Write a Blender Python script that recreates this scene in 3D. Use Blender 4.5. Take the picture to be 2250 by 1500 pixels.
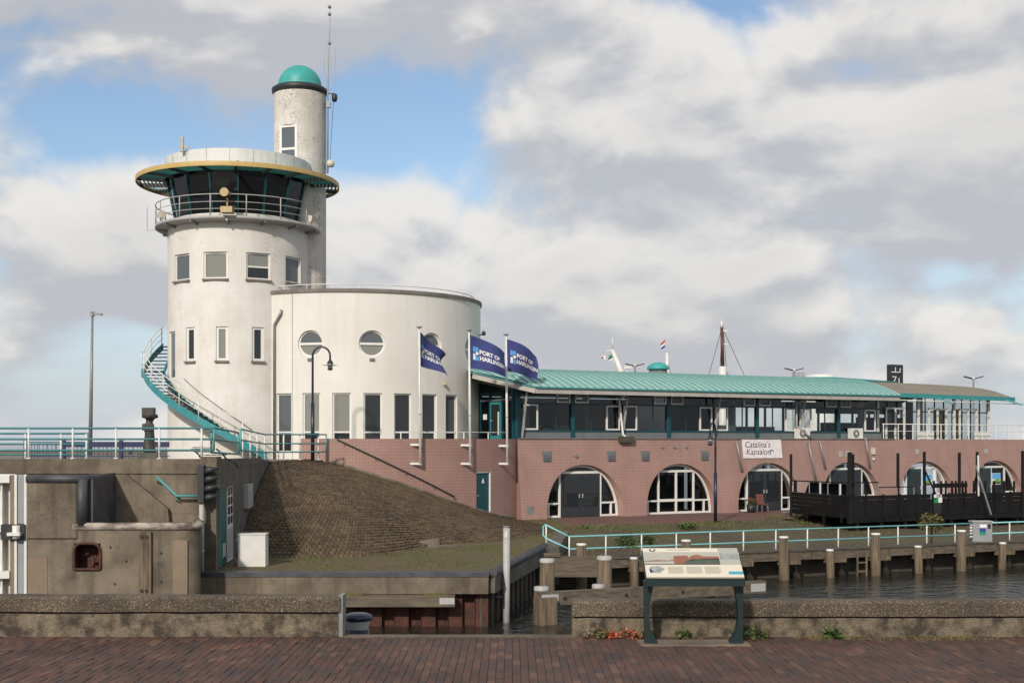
import bpy, math, random
from mathutils import Vector as V
random.seed(7)
R = math.radians
sin, cos, pi = math.sin, math.cos, math.pi
for o in list(bpy.data.objects): bpy.data.objects.remove(o)
scene = bpy.context.scene
COL = scene.collection
# ------------------------------------------------------------------ camera, sky, sun, exposure
F, H, E = 2800.0, 970.0, 5.5          # focal length (px of a 2250 wide frame), horizon row, eye height (water = 0)
cam_d = bpy.data.cameras.new('camera'); cam = bpy.data.objects.new('camera', cam_d); COL.objects.link(cam)
cam.location = (0, 0, E); cam.rotation_euler = (R(90), 0, 0)
cam_d.sensor_width = 36; cam_d.lens = 36*F/2250; cam_d.shift_y = (H-750)/2250
cam_d.clip_start = .1; cam_d.clip_end = 30000
scene.camera = cam
SUN_EL, SUN_AZ = R(31), R(-162)       # sun behind the camera, to the left (azimuth from +Y towards +X)
sd = V((sin(SUN_AZ)*cos(SUN_EL), cos(SUN_AZ)*cos(SUN_EL), sin(SUN_EL)))
sun_d = bpy.data.lights.new('sun', 'SUN'); sun = bpy.data.objects.new('sun', sun_d); COL.objects.link(sun)
sun_d.energy = 2.9; sun_d.angle = R(2.6); sun_d.color = (1, .93, .83)
sun.rotation_euler = (-sd).to_track_quat('-Z', 'Y').to_euler()
scene.view_settings.view_transform = 'Standard'; scene.view_settings.look = 'None'
scene.view_settings.exposure = .18; scene.view_settings.gamma = 1; scene.view_settings.use_curve_mapping = False

def build_world():
    w = bpy.data.worlds.new('World'); scene.world = w; w.use_nodes = True
    nt = w.node_tree; N = nt.nodes; L = nt.links; N.clear()
    def n(t, **k):
        x = N.new(t)
        for a, b in k.items(): setattr(x, a, b)
        return x
    def math_(op, a, b=None, c=None, clamp=False):
        x = n('ShaderNodeMath', operation=op, use_clamp=clamp)
        for i, q in enumerate((a, b, c)):
            if q is None: continue
            if isinstance(q, (int, float)): x.inputs[i].default_value = q
            else: L.new(q, x.inputs[i])
        return x.outputs[0]
    sky = n('ShaderNodeTexSky', sky_type='NISHITA', sun_disc=False)
    sky.sun_elevation = SUN_EL; sky.sun_rotation = SUN_AZ; sky.air_density = 1.0; sky.dust_density = .6; sky.ozone_density = 1.6
    b1 = n('ShaderNodeBackground'); b1.inputs[1].default_value = .115; L.new(sky.outputs[0], b1.inputs[0])
    tc = n('ShaderNodeTexCoord'); sp = n('ShaderNodeSeparateXYZ'); L.new(tc.outputs['Generated'], sp.inputs[0])
    az = math_('ARCTAN2', sp.outputs[0], sp.outputs[1]); el = math_('ARCSINE', sp.outputs[2])
    # density field in (azimuth, elevation), evaluated here and a little higher up for shading
    bumps = [  # az deg, el deg, sx, sy, weight     (the clouds and gaps that the place showed)
        (3.5, 12.5, 6.5, 3.0, .20), (-15.5, 8.5, 3.4, 2.2, .20), (-10, 18.5, 12, 2.6, .18), (20, 15, 7, 3.2, .17), (20, 8.5, 8, 3, .14), (7, 7.5, 9, 2.2, .10),
        (-17.5, 13.0, 3.6, 1.6, -.26), (10.5, 19.2, 4.5, 1.6, -.26), (-6.5, 13.2, 2.6, 1.8, -.17), (-18, 2.5, 6, 2.2, -.12), (-22, 19, 3, 2, -.05), (13, 4.5, 10, 2.6, .17), (-2, 5.5, 9, 2.4, .12), (-14, 5.5, 4, 1.2, .08), (22, 11.5, 4, 2, .1), (4.2, 15.9, 1.5, .8, -.1)]
    def density(dele):
        e2 = math_('ADD', el, R(dele)) if dele else el
        cb = n('ShaderNodeCombineXYZ')
        L.new(math_('MULTIPLY', az, 5.5), cb.inputs[0]); L.new(math_('MULTIPLY', e2, 9.5), cb.inputs[1]); cb.inputs[2].default_value = 3.7
        no = n('ShaderNodeTexNoise'); no.inputs['Scale'].default_value = 1.2; no.inputs['Detail'].default_value = 8; no.inputs['Roughness'].default_value = .50; no.inputs['Distortion'].default_value = .25
        L.new(cb.outputs[0], no.inputs['Vector'])
        out = no.outputs['Fac']
        for a, b, sx, sy, wt in bumps:
            p = math_('MULTIPLY', math_('SUBTRACT', az, R(a)), 1/R(sx)); q = math_('MULTIPLY', math_('SUBTRACT', e2, R(b)), 1/R(sy))
            g = math_('EXPONENT', math_('MULTIPLY', math_('ADD', math_('MULTIPLY', p, p), math_('MULTIPLY', q, q)), -1))
            out = math_('MULTIPLY_ADD', g, wt, out)
        return out
    d0 = density(0); d1 = density(1.5)
    def ramp(val, a, b):
        m = n('ShaderNodeMapRange', interpolation_type='SMOOTHSTEP'); L.new(val, m.inputs[0]); m.inputs[1].default_value = a; m.inputs[2].default_value = b
        return m.outputs[0]
    mask = ramp(d0, .36, .56)
    lit = ramp(math_('SUBTRACT', d0, d1), -.09, .13)
    thick = ramp(d0, .55, .85)
    mixc = n('ShaderNodeMix', data_type='RGBA'); L.new(lit, mixc.inputs[0])
    mixc.inputs[6].default_value = (.45, .46, .49, 1); mixc.inputs[7].default_value = (.75, .725, .69, 1)
    mix2 = n('ShaderNodeMix', data_type='RGBA'); L.new(math_('MULTIPLY', thick, .35), mix2.inputs[0]); L.new(mixc.outputs[2], mix2.inputs[6]); mix2.inputs[7].default_value = (.46, .455, .46, 1)
    b2 = n('ShaderNodeBackground'); L.new(mix2.outputs[2], b2.inputs[0]); b2.inputs[1].default_value = 1
    ms = n('ShaderNodeMixShader'); L.new(math_('MULTIPLY', mask, .95), ms.inputs[0]); L.new(b1.outputs[0], ms.inputs[1]); L.new(b2.outputs[0], ms.inputs[2])
    # hazy air low over the sea
    hz = n('ShaderNodeMapRange', interpolation_type='SMOOTHSTEP'); L.new(el, hz.inputs[0]); hz.inputs[1].default_value = R(11); hz.inputs[2].default_value = R(0); hz.inputs[3].default_value = 0; hz.inputs[4].default_value = .8
    b3 = n('ShaderNodeBackground'); b3.inputs[0].default_value = (.44, .50, .60, 1); b3.inputs[1].default_value = 1
    m0 = n('ShaderNodeMixShader'); L.new(hz.outputs[0], m0.inputs[0]); L.new(b1.outputs[0], m0.inputs[1]); L.new(b3.outputs[0], m0.inputs[2]); L.new(m0.outputs[0], ms.inputs[1])
    o = n('ShaderNodeOutputWorld'); L.new(ms.outputs[0], o.inputs[0])
build_world()

# ------------------------------------------------------------------ helpers
def P(u, v, Y): return V(((u-1125)/F*Y, Y, E+(H-v)/F*Y))
def PX(u, Y): return (u-1125)/F*Y
def PZ(v, Y): return E+(H-v)/F*Y

class MB:
    def __init__(s): s.v = []; s.f = []; s.uv = []; s.sm = []
    def face(s, pts, uv=None, sm=False):
        i = len(s.v); s.v += [tuple(p) for p in pts]; s.f.append(tuple(range(i, i+len(pts)))); s.uv.append(uv); s.sm.append(sm); return s
    def grid(s, fn, nu, nv, uvf=None, sm=True, skip=None, cu=False):
        i = len(s.v)
        for a in range(nu+1):
            for b in range(nv+1): s.v.append(tuple(fn(a, b)))
        for a in range(nu):
            for b in range(nv):
                if skip and skip(a, b): continue
                q = [(a, b), (a+1, b), (a+1, b+1), (a, b+1)]
                s.f.append(tuple(i+x*(nv+1)+y for x, y in q)); s.uv.append([uvf(x, y) for x, y in q] if uvf else None); s.sm.append(sm)
        return s
    def obox(s, c, ax, ay, az, hx, hy, hz):
        c, ax, ay, az = V(c), V(ax)*hx, V(ay)*hy, V(az)*hz
        p = [c+ax*i+ay*j+az*k for k in (-1, 1) for j in (-1, 1) for i in (-1, 1)]
        for q in ((0, 2, 3, 1), (4, 5, 7, 6), (0, 1, 5, 4), (2, 6, 7, 3), (0, 4, 6, 2), (1, 3, 7, 5)): s.face([p[k] for k in q])
        return s
    def box(s, a, b):
        a, b = V(a), V(b); return s.obox((a+b)/2, (1, 0, 0), (0, 1, 0), (0, 0, 1), abs(b.x-a.x)/2, abs(b.y-a.y)/2, abs(b.z-a.z)/2)
    def bar(s, p, q, w, h, up=(0, 0, 1)):
        p, q = V(p), V(q); d = (q-p); l = d.length; d.normalize(); u = V(up)
        if abs(d.dot(u)) > .98: u = V((0, 1, 0))
        x = d.cross(u).normalized(); u = x.cross(d).normalized()
        return s.obox((p+q)/2, d, x, u, l/2, w/2, h/2)
    def tube(s, pts, r, n=8, closed=False, caps=True):
        pts = [V(p) for p in pts]; m = len(pts); rings = []; i0 = len(s.v); prev = None
        for k, p in enumerate(pts):
            a = pts[k-1] if (k or closed) else p; b = pts[(k+1) % m] if (k < m-1 or closed) else p
            d = (b-a).normalized(); u = prev if prev else (V((0, 0, 1)) if abs(d.z) < .9 else V((0, 1, 0)))
            x = d.cross(u); x = x.normalized() if x.length > 1e-6 else V((1, 0, 0)); u = x.cross(d).normalized(); prev = u
            rr = r[k] if isinstance(r, (list, tuple)) else r
            for j in range(n): s.v.append(tuple(p+(x*cos(2*pi*j/n)+u*sin(2*pi*j/n))*rr))
        for k in range(m if closed else m-1):
            for j in range(n):
                k2 = (k+1) % m
                s.f.append((i0+k*n+j, i0+k*n+(j+1) % n, i0+k2*n+(j+1) % n, i0+k2*n+j)); s.uv.append(None); s.sm.append(n > 5)
        if caps and not closed:
            s.f.append(tuple(i0+j for j in reversed(range(n)))); s.uv.append(None); s.sm.append(False)
            s.f.append(tuple(i0+(m-1)*n+j for j in range(n))); s.uv.append(None); s.sm.append(False)
        return s
    def cyl(s, p, q, r, r2=None, n=12): return s.tube([p, q], [r, r if r2 is None else r2], n)
    def lathe(s, c, prof, n=32, a0=0, a1=2*pi, sm=True):
        c = V(c); full = abs(a1-a0-2*pi) < 1e-6; i0 = len(s.v); m = len(prof); k = n if full else n+1
        for a in range(k):
            t = a0+(a1-a0)*a/n
            for r, z in prof: s.v.append((c.x+r*sin(t), c.y-r*cos(t), c.z+z))
        for a in range(n):
            b = (a+1) % k
            for j in range(m-1):
                s.f.append((i0+a*m+j, i0+b*m+j, i0+b*m+j+1, i0+a*m+j+1)); s.sm.append(sm)
                r0 = max(prof[j][0], .01); t0 = a0+(a1-a0)*a/n; t1 = a0+(a1-a0)*(a+1)/n
                s.uv.append([(t0*r0, prof[j][1]), (t1*r0, prof[j][1]), (t1*r0, prof[j+1][1]), (t0*r0, prof[j+1][1])])
        return s
    def prism(s, pts, z0, z1, bottom=True):
        n = len(pts)
        for i in range(n):
            a, b = pts[i], pts[(i+1) % n]; s.face([(a[0], a[1], z0), (b[0], b[1], z0), (b[0], b[1], z1), (a[0], a[1], z1)])
        s.face([(p[0], p[1], z1) for p in pts])
        if bottom: s.face([(p[0], p[1], z0) for p in reversed(pts)])
        return s
    def hull_prism(s, pts, off):       # polygon of 3-D points extruded by a vector
        pts = [V(p) for p in pts]; off = V(off); n = len(pts)
        s.face(pts); s.face([p+off for p in reversed(pts)])
        for i in range(n): s.face([pts[i], pts[i]+off, pts[(i+1) % n]+off, pts[(i+1) % n]])
        return s

def root_loc(o):
    l = V((0, 0, 0))
    while o is not None: l += o.location; o = o.parent
    return l
def mesh_of(mb, name, off):
    me = bpy.data.meshes.new(name)
    me.from_pydata([(a-off.x, b-off.y, c-off.z) for a, b, c in mb.v], [], mb.f)
    uvl = me.uv_layers.new(name='UVMap'); k = 0; co = mb.v; buf = [0.0]*(2*len(me.loops))
    for fi, f in enumerate(mb.f):
        uv = mb.uv[fi]
        if uv is None:
            a, b, c = V(co[f[0]]), V(co[f[1]]), V(co[f[2]]); nn = (b-a).cross(c-a)
            if nn.length < 1e-9 and len(f) > 3: nn = (c-a).cross(V(co[f[3]])-a)
            if nn.length > 0: nn.normalize()
            if abs(nn.z) > .75: uv = [(co[i][0], co[i][1]) for i in f]
            else:
                t = V((-nn.y, nn.x, 0)); t = t.normalized() if t.length > 1e-6 else V((1, 0, 0))
                uv = [(co[i][0]*t.x+co[i][1]*t.y, co[i][2]) for i in f]
        for j in range(len(f)): buf[2*k] = uv[j][0]; buf[2*k+1] = uv[j][1]; k += 1
    uvl.data.foreach_set('uv', buf)
    me.polygons.foreach_set('use_smooth', mb.sm)
    me.update(); return me
def add(name, mb, mat, parent=None, label=None, cat=None, group=None, kind=None, loc=None, fix=False):
    off = root_loc(parent) if parent else (V(loc) if loc else V((0, 0, 0)))
    if name in ('pane', 'glass_screen') and mat in ('glass_clear', 'glass_tint'):      # one sheet of glass
        def area(f):
            a, b, c = V(mb.v[f[0]]), V(mb.v[f[1]]), V(mb.v[f[2]]); return (b-a).cross(c-a).length
        k = 0 if len(mb.f) > 6 else max(range(len(mb.f)), key=lambda i: area(mb.f[i]))
        q = MB(); q.face([mb.v[i] for i in mb.f[k]]); mb = q
    me = mesh_of(mb, name, off)
    if fix:
        import bmesh
        bm = bmesh.new(); bm.from_mesh(me); bmesh.ops.recalc_face_normals(bm, faces=bm.faces); bm.to_mesh(me); bm.free()
    me.materials.append(MT[mat] if isinstance(mat, str) else mat)
    o = bpy.data.objects.new(name, me); COL.objects.link(o)
    if parent: o.parent = parent
    elif loc: o.location = loc
    return tag(o, label, cat, group, kind)
def tag(o, label=None, cat=None, group=None, kind=None):
    if label: o['label'] = label
    if cat: o['category'] = cat
    if group: o['group'] = group
    if kind: o['kind'] = kind
    return o
def thing(name, loc, label, cat, group=None):
    o = bpy.data.objects.new(name, None); o.empty_display_size = .3; COL.objects.link(o); o.location = loc
    return tag(o, label, cat, group)
def inst(src, parent, loc=None, rot=None, name=None):
    o = bpy.data.objects.new(name or src.name.split('.')[0], src.data); COL.objects.link(o); o.parent = parent
    if loc is not None: o.location = loc
    if rot is not None: o.rotation_euler = rot
    return o

# ------------------------------------------------------------------ materials
MT = {}
def M(name, c1, c2=None, scale=2., rough=.7, bump=0., bscale=30., metal=0., streak=0., fine=0., fscale=40., spec=.5, coords='pos', lo=.35, hi=.65, stretch=None, spots=None):
    m = bpy.data.materials.new(name); m.use_nodes = True; nt = m.node_tree; N, L = nt.nodes, nt.links; bs = N['Principled BSDF']
    bs.inputs['Roughness'].default_value = rough; bs.inputs['Metallic'].default_value = metal; bs.inputs['Specular IOR Level'].default_value = spec
    geo = N.new('ShaderNodeNewGeometry'); vec = geo.outputs['Position']
    def noise(sc, det=6, vec_=None, ro=.55):
        x = N.new('ShaderNodeTexNoise'); x.inputs['Scale'].default_value = sc; x.inputs['Detail'].default_value = det; x.inputs['Roughness'].default_value = ro
        L.new(vec_ or vec, x.inputs['Vector']); return x.outputs['Fac']
    def mp(v, sc):
        x = N.new('ShaderNodeMapping'); x.inputs['Scale'].default_value = sc; L.new(v, x.inputs['Vector']); return x.outputs[0]
    def rmp(v, a, b):
        x = N.new('ShaderNodeMapRange'); L.new(v, x.inputs[0]); x.inputs[1].default_value = a; x.inputs[2].default_value = b; return x.outputs[0]
    def mix(f, a, b, bt='MIX'):
        x = N.new('ShaderNodeMix'); x.data_type = 'RGBA'; x.blend_type = bt
        if isinstance(f, (int, float)): x.inputs[0].default_value = f
        else: L.new(f, x.inputs[0])
        for i, q in ((6, a), (7, b)):
            if isinstance(q, tuple): x.inputs[i].default_value = (*q, 1) if len(q) == 3 else q
            else: L.new(q, x.inputs[i])
        return x.outputs[2]
    v2 = mp(vec, stretch) if stretch else vec
    col = c1
    if c2: col = mix(rmp(noise(scale, 8, v2), lo, hi), c1, c2)
    if spots:   # (colour, scale, lo, hi)
        col = mix(rmp(noise(spots[1], 7, v2, .65), spots[2], spots[3]), col if not isinstance(col, tuple) else col, spots[0])
    if streak: col = mix(rmp(noise(1.0, 5, mp(vec, (2.6, 2.6, .22))), .48, .75), col, (1-streak,)*3, 'MULTIPLY')
    if fine: col = mix(fine, col, mix(rmp(noise(fscale, 3), .3, .7), (.25,)*3, (1.0,)*3), 'MULTIPLY')
    if isinstance(col, tuple): bs.inputs['Base Color'].default_value = (*col, 1)
    else: L.new(col, bs.inputs['Base Color'])
    if bump:
        b = N.new('ShaderNodeBump'); b.inputs['Strength'].default_value = min(1, bump); b.inputs['Distance'].default_value = .02
        L.new(noise(bscale, 5, v2), b.inputs['Height']); L.new(b.outputs[0], bs.inputs['Normal'])
    MT[name] = m; m['_v'] = 0; return m
def nodes(name): m = MT[name]; return m, m.node_tree.nodes, m.node_tree.links, m.node_tree.nodes['Principled BSDF']

def brick_mat(name, c1, c2, cm, bw, bh, mortar, offset=.5, rough=.75, bump=.5, peel=None, var=None, cmix=.5, streak=0, msmooth=.1):
    m = bpy.data.materials.new(name); m.use_nodes = True; MT[name] = m; nt = m.node_tree; N, L = nt.nodes, nt.links; bs = N['Principled BSDF']
    uv = N.new('ShaderNodeTexCoord'); geo = N.new('ShaderNodeNewGeometry')
    b = N.new('ShaderNodeTexBrick'); L.new(uv.outputs['UV'], b.inputs['Vector']); b.offset = offset
    b.inputs['Scale'].default_value = 1; b.inputs['Brick Width'].default_value = bw; b.inputs['Row Height'].default_value = bh; b.inputs['Mortar Size'].default_value = mortar
    b.inputs['Mortar Smooth'].default_value = msmooth
    b.inputs['Color1'].default_value = (*c1, 1); b.inputs['Color2'].default_value = (*c2, 1); b.inputs['Mortar'].default_value = (*cm, 1)
    col = b.outputs['Color']; bs.inputs['Roughness'].default_value = rough
    def noise(sc, det=7, ro=.6, mpv=None):
        x = N.new('ShaderNodeTexNoise'); x.inputs['Scale'].default_value = sc; x.inputs['Detail'].default_value = det; x.inputs['Roughness'].default_value = ro
        if mpv:
            q = N.new('ShaderNodeMapping'); q.inputs['Scale'].default_value = mpv; L.new(geo.outputs['Position'], q.inputs['Vector']); L.new(q.outputs[0], x.inputs['Vector'])
        else: L.new(geo.outputs['Position'], x.inputs['Vector'])
        return x.outputs['Fac']
    def rmp(v, a, b_):
        x = N.new('ShaderNodeMapRange'); L.new(v, x.inputs[0]); x.inputs[1].default_value = a; x.inputs[2].default_value = b_; return x.outputs[0]
    def mix(f, a, b_, bt='MIX'):
        x = N.new('ShaderNodeMix'); x.data_type = 'RGBA'; x.blend_type = bt; L.new(f, x.inputs[0])
        for i, q in ((6, a), (7, b_)):
            if isinstance(q, tuple): x.inputs[i].default_value = (*q, 1)
            else: L.new(q, x.inputs[i])
        return x.outputs[2]
    if var: col = mix(rmp(noise(var[1]), .35, .65), col, var[0], 'MULTIPLY')
    if streak: col = mix(rmp(noise(1, 6, .6, (2.2, 2.2, .16)), .5, .8), col, (1-streak, 1-streak, 1-streak*.95), 'MULTIPLY')
    if peel:  # paint lost in patches: colour, scale, lo, hi ; broken up by a fine stretched noise
        a = rmp(noise(peel[1], 6), peel[2], peel[3]); f = rmp(noise(9, 4, .7, (1, 1, 2.6)), .50, .60)
        x = N.new('ShaderNodeMath'); x.operation = 'MULTIPLY'; L.new(a, x.inputs[0]); L.new(f, x.inputs[1]); col = mix(x.outputs[0], col, peel[0])
    L.new(col, bs.inputs['Base Color'])
    if bump:
        bp = N.new('ShaderNodeBump'); bp.inputs['Strength'].default_value = bump; bp.inputs['Distance'].default_value = .012; bp.invert = True
        L.new(b.outputs['Fac'], bp.inputs['Height']); L.new(bp.outputs[0], bs.inputs['Normal'])
    return m

brick_mat('white_brick', (.76, .73, .675), (.735, .705, .65), (.68, .655, .60), .22, .065, .006, bump=.35, var=((.88, .86, .83), .7), peel=((.30, .25, .21), .55, .58, .76), streak=.11)
brick_mat('worn_brick', (.72, .69, .63), (.69, .66, .60), (.56, .53, .48), .22, .065, .007, bump=.5, var=((.86, .84, .8), .9), peel=((.24, .19, .155), 1.0, .38, .60), streak=.14)
brick_mat('render_white', (.745, .715, .655), (.735, .705, .645), (.725, .695, .635), .22, .065, .004, bump=.12, var=((.93, .915, .89), .45), streak=.12)
brick_mat('pink_tile', (.385, .232, .192), (.365, .217, .178), (.262, .157, .131), .152, .152, .009, offset=0, rough=.5, bump=.3, var=((.88, .86, .85), .8), streak=.16)
M('pink_plain', (.37, .215, .18), (.42, .27, .225), 1.5, .7, .2)
M('concrete', (.13, .102, .07), (.245, .195, .138), 1.1, .85, .6, 25, streak=.5, fine=.4, fscale=22, lo=.38, hi=.62, spots=((.075, .066, .052), 1.7, .6, .75))
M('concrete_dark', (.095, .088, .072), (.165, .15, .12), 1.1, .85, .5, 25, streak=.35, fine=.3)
M('concrete_tan', (.27, .20, .135), (.22, .165, .115), 1.2, .85, .3, streak=.2, fine=.25, spots=((.12, .06, .03), 2.5, .66, .74))
M('aggregate', (.115, .096, .072), (.20, .168, .125), 2.2, .85, .9, 60, streak=0, spots=((.06, .05, .04), 1.6, .58, .72))
M('wall_body', (.066, .051, .036), (.225, .178, .12), 8, .9, .8, 45, fine=.55, fscale=60, lo=.38, hi=.6, spots=((.29, .24, .16), 2.2, .57, .68))
M('tar', (.035, .036, .042), (.075, .075, .08), 2, .55, .3)
M('rust', (.10, .035, .02), (.045, .02, .014), 4, .85, .5)
M('old_pipe', (.45, .40, .33), (.10, .07, .055), 2.6, .7, .4, stretch=(1, 1, 2.5), spots=((.14, .05, .02), 3, .62, .7))
M('timber', (.225, .165, .105), (.09, .066, .044), 5, .85, .8, 10, stretch=(3, 3, .18), fine=.35, streak=.3)
M('timber_beam', (.17, .135, .095), (.085, .066, .046), 2, .85, .6, 12, stretch=(.6, 3, 5), fine=.3)
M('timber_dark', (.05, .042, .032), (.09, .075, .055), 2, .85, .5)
M('teal', (.03, .22, .24), (.04, .26, .275), 2, .42)
M('lock_teal', (.01, .11, .12), (.014, .13, .14), 2, .45)
M('teal_rail', (.075, .25, .26), (.10, .29, .295), 3, .42)
M('teal_light', (.19, .50, .50), (.25, .56, .55), 3, .45)
M('teal_dark', (.006, .055, .07), (.008, .065, .08), 3, .4)
M('dome_teal', (.035, .30, .275), (.05, .36, .325), 1.4, .5)
M('white_paint', (.72, .70, .65), (.64, .62, .57), 3, .45)
M('frame_white', (.76, .735, .68), (.70, .675, .62), 4, .45)
M('cream', (.62, .55, .43), None, rough=.5)
M('gold', (.56, .39, .13), (.50, .35, .13), 3, .5)
M('horn', (.50, .37, .17), (.42, .31, .15), 4, .5)
M('grey_metal', (.27, .27, .265), (.21, .21, .205), 3, .45, metal=.3)
M('grey_light', (.42, .41, .39), (.36, .35, .335), 3, .55)
M('seal_grey', (.29, .30, .30), (.25, .26, .265), 2, .5)
M('dark_metal', (.018, .02, .022), (.03, .031, .033), 4, .5)
M('navy', (.012, .016, .035), (.018, .022, .042), 3, .35)
M('blue', (.012, .02, .065), (.015, .025, .08), 3, .45)
M('bronze', (.035, .034, .03), (.06, .055, .045), 6, .5, .5, 18)
M('black_wood', (.007, .007, .0075), (.013, .012, .012), 1.5, .75, .3, 20, spec=.2)
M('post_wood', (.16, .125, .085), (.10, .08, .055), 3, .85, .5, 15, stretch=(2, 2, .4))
M('coping', (.21, .185, .155), (.15, .13, .11), 2, .8, .3)
M('copper', (.28, .465, .425), (.32, .52, .47), .7, .5, streak=.06, spots=((.15, .31, .28), .6, .66, .82))
M('copper_seam_shade', (.155, .31, .285), (.19, .35, .32), 2, .5)  # verdigris darkened so the shadow lines along the seams are in the colour
M('copper_brown', (.235, .20, .145), (.19, .175, .13), .8, .6, .15, 8)
M('copper_edge', (.03, .22, .23), (.05, .27, .27), 1.5, .5)
M('fascia', (.45, .42, .375), (.38, .355, .32), 1.5, .6, streak=.1)
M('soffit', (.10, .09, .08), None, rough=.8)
M('interior', (.24, .235, .225), None, rough=.9)
M('interior_dark', (.028, .028, .03), None, rough=.9)
M('interior_white', (.62, .61, .58), None, rough=.7)
M('grey_panel', (.135, .15, .155), (.16, .175, .18), 2, .5)
M('door_dark', (.028, .032, .036), (.034, .038, .042), 2, .35)
M('flag_blue', (.042, .052, .185), (.05, .06, .21), 2, .75)
M('flag_light', (.12, .38, .72), None, rough=.75)
M('white_flat', (.78, .77, .74), None, rough=.7)
M('red_flat', (.45, .05, .05), None, rough=.7)
M('blue_flat', (.02, .05, .25), None, rough=.7)
M('green_flat', (.02, .25, .10), None, rough=.7)
M('print_cream', (.66, .60, .48), None, rough=.35)
M('print_sky', (.36, .37, .33), (.44, .41, .33), 3, .35)
M('print_red', (.30, .115, .06), (.24, .10, .06), 9, .35)
M('print_green', (.05, .085, .065), (.09, .10, .07), 9, .35)
M('print_grey', (.40, .39, .35), (.20, .22, .22), 14, .35)
M('print_text', (.42, .40, .35), None, rough=.4)
M('print_cyan', (.05, .33, .45), None, rough=.35)
M('print_pink', (.68, .58, .58), (.76, .73, .72), 3, .5)
M('ink', (.05, .035, .06), None, rough=.6)
M('bin_blue', (.02, .07, .22), None, rough=.5)
M('leaf', (.045, .085, .02), (.09, .12, .03), 9, .7)
M('leaf_dry', (.10, .095, .03), (.16, .13, .045), 9, .8)
M('leaf_red', (.40, .06, .03), (.45, .14, .04), 9, .7)
M('grass_blade', (.085, .11, .026), (.13, .115, .04), .8, .85)
M('soil_grass', (.092, .088, .022), (.135, .092, .042), .55, .95, .6, 18, fine=.35, fscale=14, spots=((.16, .135, .09), 1.1, .58, .72))
M('bank', (.085, .06, .038), (.105, .092, .038), .5, .95, .9, 7, fine=.5, fscale=9, spots=((.13, .115, .095), 1.6, .6, .72))
M('soil', (.06, .05, .038), None, rough=.95)
M('quay_brick_far', (.175, .085, .062), (.13, .07, .055), .8, .85, .3, fine=.25, fscale=12)
M('terrace', (.20, .18, .145), (.15, .135, .11), 1, .9)
M('joint', (.062, .042, .034), None, rough=.95)
M('slope_base', (.05, .042, .028), None, rough=.95)
M('plastic_clear', (.45, .45, .42), None, rough=.2)
M('lamp_glass', (.5, .5, .45), None, rough=.2)
M('chair_red', (.16, .05, .04), None, rough=.6)
M('flower', (.35, .02, .06), None, rough=.6)
M('dike', (.15, .125, .10), None, rough=.9)

# aggregate: exposed pebbles
m, N, L, bs = nodes('aggregate')
geo = N.new('ShaderNodeNewGeometry'); vo = N.new('ShaderNodeTexVoronoi'); vo.inputs['Scale'].default_value = 105; L.new(geo.outputs['Position'], vo.inputs['Vector'])
base = bs.inputs['Base Color'].links[0].from_socket
rp = N.new('ShaderNodeValToRGB'); cr = rp.color_ramp; cr.elements[0].position = .0; cr.elements[0].color = (.42, .38, .33, 1); cr.elements[1].position = 1; cr.elements[1].color = (2.1, 1.95, 1.75, 1)
e = cr.elements.new(.87); e.color = (.85, .80, .72, 1)
sepc = N.new('ShaderNodeSeparateColor'); L.new(vo.outputs['Color'], sepc.inputs[0]); L.new(sepc.outputs[0], rp.inputs[0])
mx = N.new('ShaderNodeMix'); mx.data_type = 'RGBA'; mx.blend_type = 'MULTIPLY'; mx.inputs[0].default_value = 1; L.new(base, mx.inputs[6]); L.new(rp.outputs[0], mx.inputs[7]); L.new(mx.outputs[2], bs.inputs['Base Color'])
bp = N.new('ShaderNodeBump'); bp.inputs['Strength'].default_value = .8; bp.inputs['Distance'].default_value = .012; bp.invert = True; L.new(vo.outputs['Distance'], bp.inputs['Height']); L.new(bp.outputs[0], bs.inputs['Normal'])

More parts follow.
